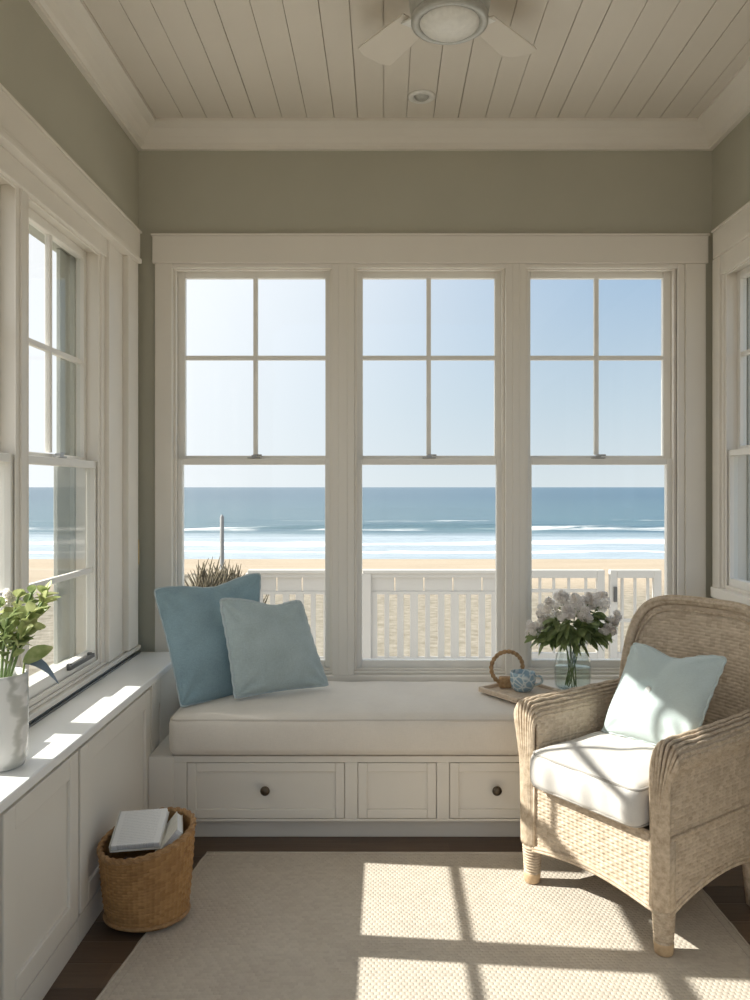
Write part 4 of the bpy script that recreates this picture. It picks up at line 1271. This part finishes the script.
# pot of greenery on the counter
LC = (-1.010, 2.100); LZ = 0.6185
pot = thing('ceramic_vase', (LC[0], LC[1], LZ), 'white veined ceramic vase on the counter by the window', 'vase')
outer = [(0.052, 0.0), (0.060, 0.004), (0.068, 0.03), (0.070, 0.09), (0.070, 0.17), (0.068, 0.235), (0.066, 0.245)]
inner = [(0.062, 0.243), (0.063, 0.17), (0.063, 0.05), (0.055, 0.014), (0.001, 0.012)]
m = MB(); m.lathe([(r, z+LZ) for r, z in outer+inner], LC[0], LC[1], 40); m.build('pot', M['marble'], pot, smooth=True)
specs = [(-12, 600, 2.12), (6, 596, 2.16), (20, 590, 2.10), (34, 588, 2.12), (44, 600, 2.16), (30, 612, 2.05), (8, 618, 2.05), (46, 592, 2.2)]
for i, (px, py, d) in enumerate(specs):
    hp = P(px, py, d)
    hp.x = max(hp.x, XL+0.075)
    flag = i == 1
    fl = thing('flower_stem', (LC[0], LC[1], LZ+0.015), 'leafy stem with a white blossom in the veined ceramic vase' if flag else 'leafy yellow green stem in the veined ceramic vase', 'flower' if flag else 'leafy stem', 'stems in the ceramic vase' if not flag else None)
    foot = Vector((LC[0]-(hp.x-LC[0])*0.3, LC[1]-(hp.y-LC[1])*0.3, LZ+0.016))
    neck = Vector((LC[0]+(hp.x-LC[0])*0.28, LC[1]+(hp.y-LC[1])*0.3, LZ+0.25))
    path = catmull([foot, neck, neck.lerp(hp, 0.5)+Vector((0, 0, 0.02)), hp], 8)
    m = MB(); m.tube(path, 0.0032, 7); m.build('stem', M['stem'], fl, smooth=True)
    m = MB()
    for k in range(20):
        t = rg.uniform(0.25, 1.0); b0 = neck.lerp(hp, t)
        out = Vector((rg.uniform(-0.35, 1.0), rg.uniform(-0.9, 0.9), rg.uniform(0.1, 1.3)))
        L = rg.uniform(0.030, 0.055)
        if b0.x+out.normalized().x*L < XL+0.012: out.x = abs(out.x)
        leaf_into(m, b0, out, L, rg.uniform(0.020, 0.032), rg.uniform(0.0, 0.4), rg.uniform(-0.8, 0.8))
    m.build('foliage', M['leaf_light'] if i % 3 else M['leaf_dark'], fl, smooth=True)
    if flag:
        bloom_mesh(hp+Vector((0.01, -0.015, -0.005)), (0.3, -0.6, 0.8), 0.020, 0.018, 80, 300+i, 0.009).build('bloom', M['petal'], fl)
fl = thing('drooping_leaf', (LC[0]+0.05, LC[1]+0.03, LZ+0.23), 'broad blue grey leaf hanging over the rim of the ceramic vase', 'leaf')
m = MB(); leaf_into(m, (LC[0]+0.052, LC[1]+0.028, LZ+0.262), (0.75, 0.3, 0.1), 0.085, 0.062, 0.85, 0.3, 0.35); m.build('blade', M['bluegrey'], fl, smooth=True)
m = MB(); leaf_into(m, (LC[0]+0.050, LC[1]+0.03, LZ+0.262), (0.8, 0.3, 0.75), 0.095, 0.045, 0.25, 1.0, 0.3)
m.tube(catmull([(LC[0]+0.03, LC[1]+0.02, LZ+0.10), (LC[0]+0.045, LC[1]+0.026, LZ+0.20), (LC[0]+0.052, LC[1]+0.028, LZ+0.263)], 5), 0.003, 6); m.build('shoot', M['leaf_light'], fl, smooth=True)

# ------------------------------------------------------------------ tray, mug and hoop
TZ = 0.5065
tq = [Vector((0.385, 3.305, 0)), Vector((0.515, 3.115, 0)), Vector((0.715, 3.265, 0)), Vector((0.585, 3.455, 0))]
def inset(qs, k):
    c = sum(qs, Vector((0, 0, 0)))/4; return [c+(p-c)*k for p in qs]
tr = thing('wooden_tray', (0.55, 3.285, TZ), 'square bleached wooden tray on the bench under the mug', 'tray')
m = MB(); o_, i_ = inset(tq, 1.0), inset(tq, 0.90)
m.add([p+Vector((0, 0, TZ)) for p in o_]+[p+Vector((0, 0, TZ+0.008)) for p in o_], [(3, 2, 1, 0), (4, 5, 6, 7)]+[(i, (i+1) % 4, 4+(i+1) % 4, 4+i) for i in range(4)])
m.build('base', M['tray'], tr, bevel=0.002)
m = MB()
vs = [p+Vector((0, 0, TZ+0.008)) for p in o_]+[p+Vector((0, 0, TZ+0.008)) for p in i_]+[p+Vector((0, 0, TZ+0.020)) for p in o_]+[p+Vector((0, 0, TZ+0.020)) for p in i_]
fs = []
for i in range(4):
    j = (i+1) % 4
    fs += [(i, j, 8+j, 8+i), (4+j, 4+i, 12+i, 12+j), (8+i, 8+j, 12+j, 12+i), (j, i, 4+i, 4+j)]
m.add(vs, fs); m.build('rim', M['tray'], tr, bevel=0.002)

MCx, MCy, MZ = 0.565, 3.285, TZ+0.0085
mug = thing('patterned_mug', (MCx, MCy, MZ), 'blue patterned mug standing on the wooden tray', 'mug')
prof = [(0.030, 0.0), (0.034, 0.002), (0.046, 0.018), (0.052, 0.042), (0.051, 0.070), (0.049, 0.078), (0.0465, 0.077), (0.0475, 0.045), (0.042, 0.020), (0.001, 0.010)]
m = MB(); m.lathe([(r, z+MZ) for r, z in prof], MCx, MCy, 36); m.build('cup', M['mug'], mug, smooth=True)
m = MB(); m.tube(catmull([(MCx+0.047, MCy-0.008, MZ+0.062), (MCx+0.072, MCy-0.012, MZ+0.058), (MCx+0.074, MCy-0.012, MZ+0.036), (MCx+0.044, MCy-0.008, MZ+0.022)], 8), 0.0045, 8); m.build('handle', M['mug'], mug, smooth=True)
# hoop of twisted cane standing behind the mug
hc = P(507, 662, 3.335); hr = 0.067
hoop = thing('cane_hoop', (hc.x, hc.y, TZ+0.008), 'twisted cane hoop standing upright behind the patterned mug', 'hoop')
arc = []
for i in range(70):
    a = math.radians(-20+(i/69)*310)
    arc.append(Vector((hc.x+hr*math.cos(a), hc.y+0.012*math.cos(a), TZ+0.0135+0.011+hr+hr*math.sin(a))))
m = MB(); m.tube(arc, 0.0065, 8)
for k in range(2):
    tw = []
    for i, p in enumerate(arc):
        t = arc[min(i+1, 69)]-arc[max(i-1, 0)]; t.normalize(); e1 = Vector((0, 1, 0)); e2 = t.cross(e1)
        tw.append(p+(e1*math.cos(i*0.9+k*PI)+e2*math.sin(i*0.9+k*PI))*0.0045)
    m.tube(tw, 0.0055, 7)
m.build('ring', M['hoop'], hoop, smooth=True)
m = MB(); bxx = hc.x-0.008
rounded_block(m, (bxx, hc.y, TZ+0.0085+0.023), (0.026, 0.016, 0.023), 0.008, (4, 3, 4)); weld(m.build('wrapped_end', M['hoop'], hoop, smooth=True))

# ------------------------------------------------------------------ ceiling fan and downlight
FC = (0.198, 2.455)
fan = thing('ceiling_fan', (FC[0], FC[1], ZC), 'white ceiling fan with a round frosted light', 'ceiling fan')
m = MB(); m.lathe([(0.001, ZC-0.001), (0.085, ZC-0.001), (0.085, ZC-0.03), (0.060, ZC-0.055), (0.05, ZC-0.06), (0.001, ZC-0.06)][::-1], FC[0], FC[1], 40); m.build('canopy', M['enamel'], fan, smooth=False, bevel=0.003)
m = MB(); m.lathe([(0.001, ZC-0.06), (0.10, ZC-0.06), (0.122, ZC-0.075), (0.126, ZC-0.12), (0.120, ZC-0.155), (0.112, ZC-0.168), (0.001, ZC-0.168)][::-1], FC[0], FC[1], 48); m.build('motor_housing', M['grey_enamel'], fan, smooth=True)
m = MB(); m.lathe([(0.112, ZC-0.168), (0.118, ZC-0.172), (0.118, ZC-0.190), (0.108, ZC-0.196), (0.092, ZC-0.190), (0.092, ZC-0.168)], FC[0], FC[1], 48)
m.build('light_ring', M['grey_enamel'], fan, smooth=True, bevel=0)
m = MB(); m.lathe([(0.093, ZC-0.180)]+[(0.093*math.cos(t), ZC-0.182-0.040*math.sin(t)) for t in np.linspace(0.1, PI/2-0.02, 12)], FC[0], FC[1], 48)
m.build('light_globe', M['enamel'], fan, smooth=True)
for k in range(5):
    a = math.radians(51+72*k)
    d_ = Vector((math.cos(a), math.sin(a), 0)); s_ = Vector((-math.sin(a), math.cos(a), 0))
    C0 = Vector((FC[0], FC[1], ZC-0.105))
    iron = MB(); il = [C0+d_*0.118+s_*0.022, C0+d_*0.20+s_*0.045, C0+d_*0.20-s_*0.045, C0+d_*0.118-s_*0.022]
    iron.add([p+Vector((0, 0, -0.004)) for p in il]+[p+Vector((0, 0, 0.004)) for p in il], [(3, 2, 1, 0), (4, 5, 6, 7)]+[(i, (i+1) % 4, 4+(i+1) % 4, 4+i) for i in range(4)])
    bl = MB(); vs = []; n = 14
    for i in range(n+1):
        t = i/n; L = 0.175+0.275*t
        hw = 0.052+0.018*t
        if t > 0.9: hw *= math.sqrt(max(0.0, 1-((t-0.9)/0.1)**2*0.75))
        tilt = 0.16
        for (sd, up) in ((-1, 0), (1, 0), (1, 1), (-1, 1)):
            vs.append(C0+d_*L+s_*(sd*hw)+Vector((0, 0, 0.005+sd*hw*tilt+0.006*up)))
    fs = [(0, 1, 2, 3), tuple(n*4+j for j in (3, 2, 1, 0))]
    for i in range(n):
        for j in range(4):
            fs.append((i*4+j, i*4+(j+1) % 4, (i+1)*4+(j+1) % 4, (i+1)*4+j))
    bl.add(vs, fs)
    bo = bl.build('blade', M['ceiling'], fan, bevel=0.002)
    iron.build('blade_bracket', M['enamel'], bo, bevel=0.002)

DL = (0.150, 3.30)
dl_ = thing('recessed_downlight', (DL[0], DL[1], ZC), 'small round recessed downlight in the boarded ceiling', 'ceiling light')
m = MB(); m.lathe([(0.034, ZC-0.0005), (0.056, ZC-0.0005), (0.056, ZC-0.004), (0.050, ZC-0.008), (0.036, ZC-0.009), (0.034, ZC-0.002)], DL[0], DL[1], 40); m.build('trim_ring', M['enamel'], dl_, smooth=True)
m = MB(); m.lathe([(0.001, ZC-0.016), (0.018, ZC-0.015), (0.026, ZC-0.010), (0.030, ZC-0.003), (0.033, ZC-0.0005)], DL[0], DL[1], 32); m.build('lens', M['grey_enamel'], dl_, smooth=True)
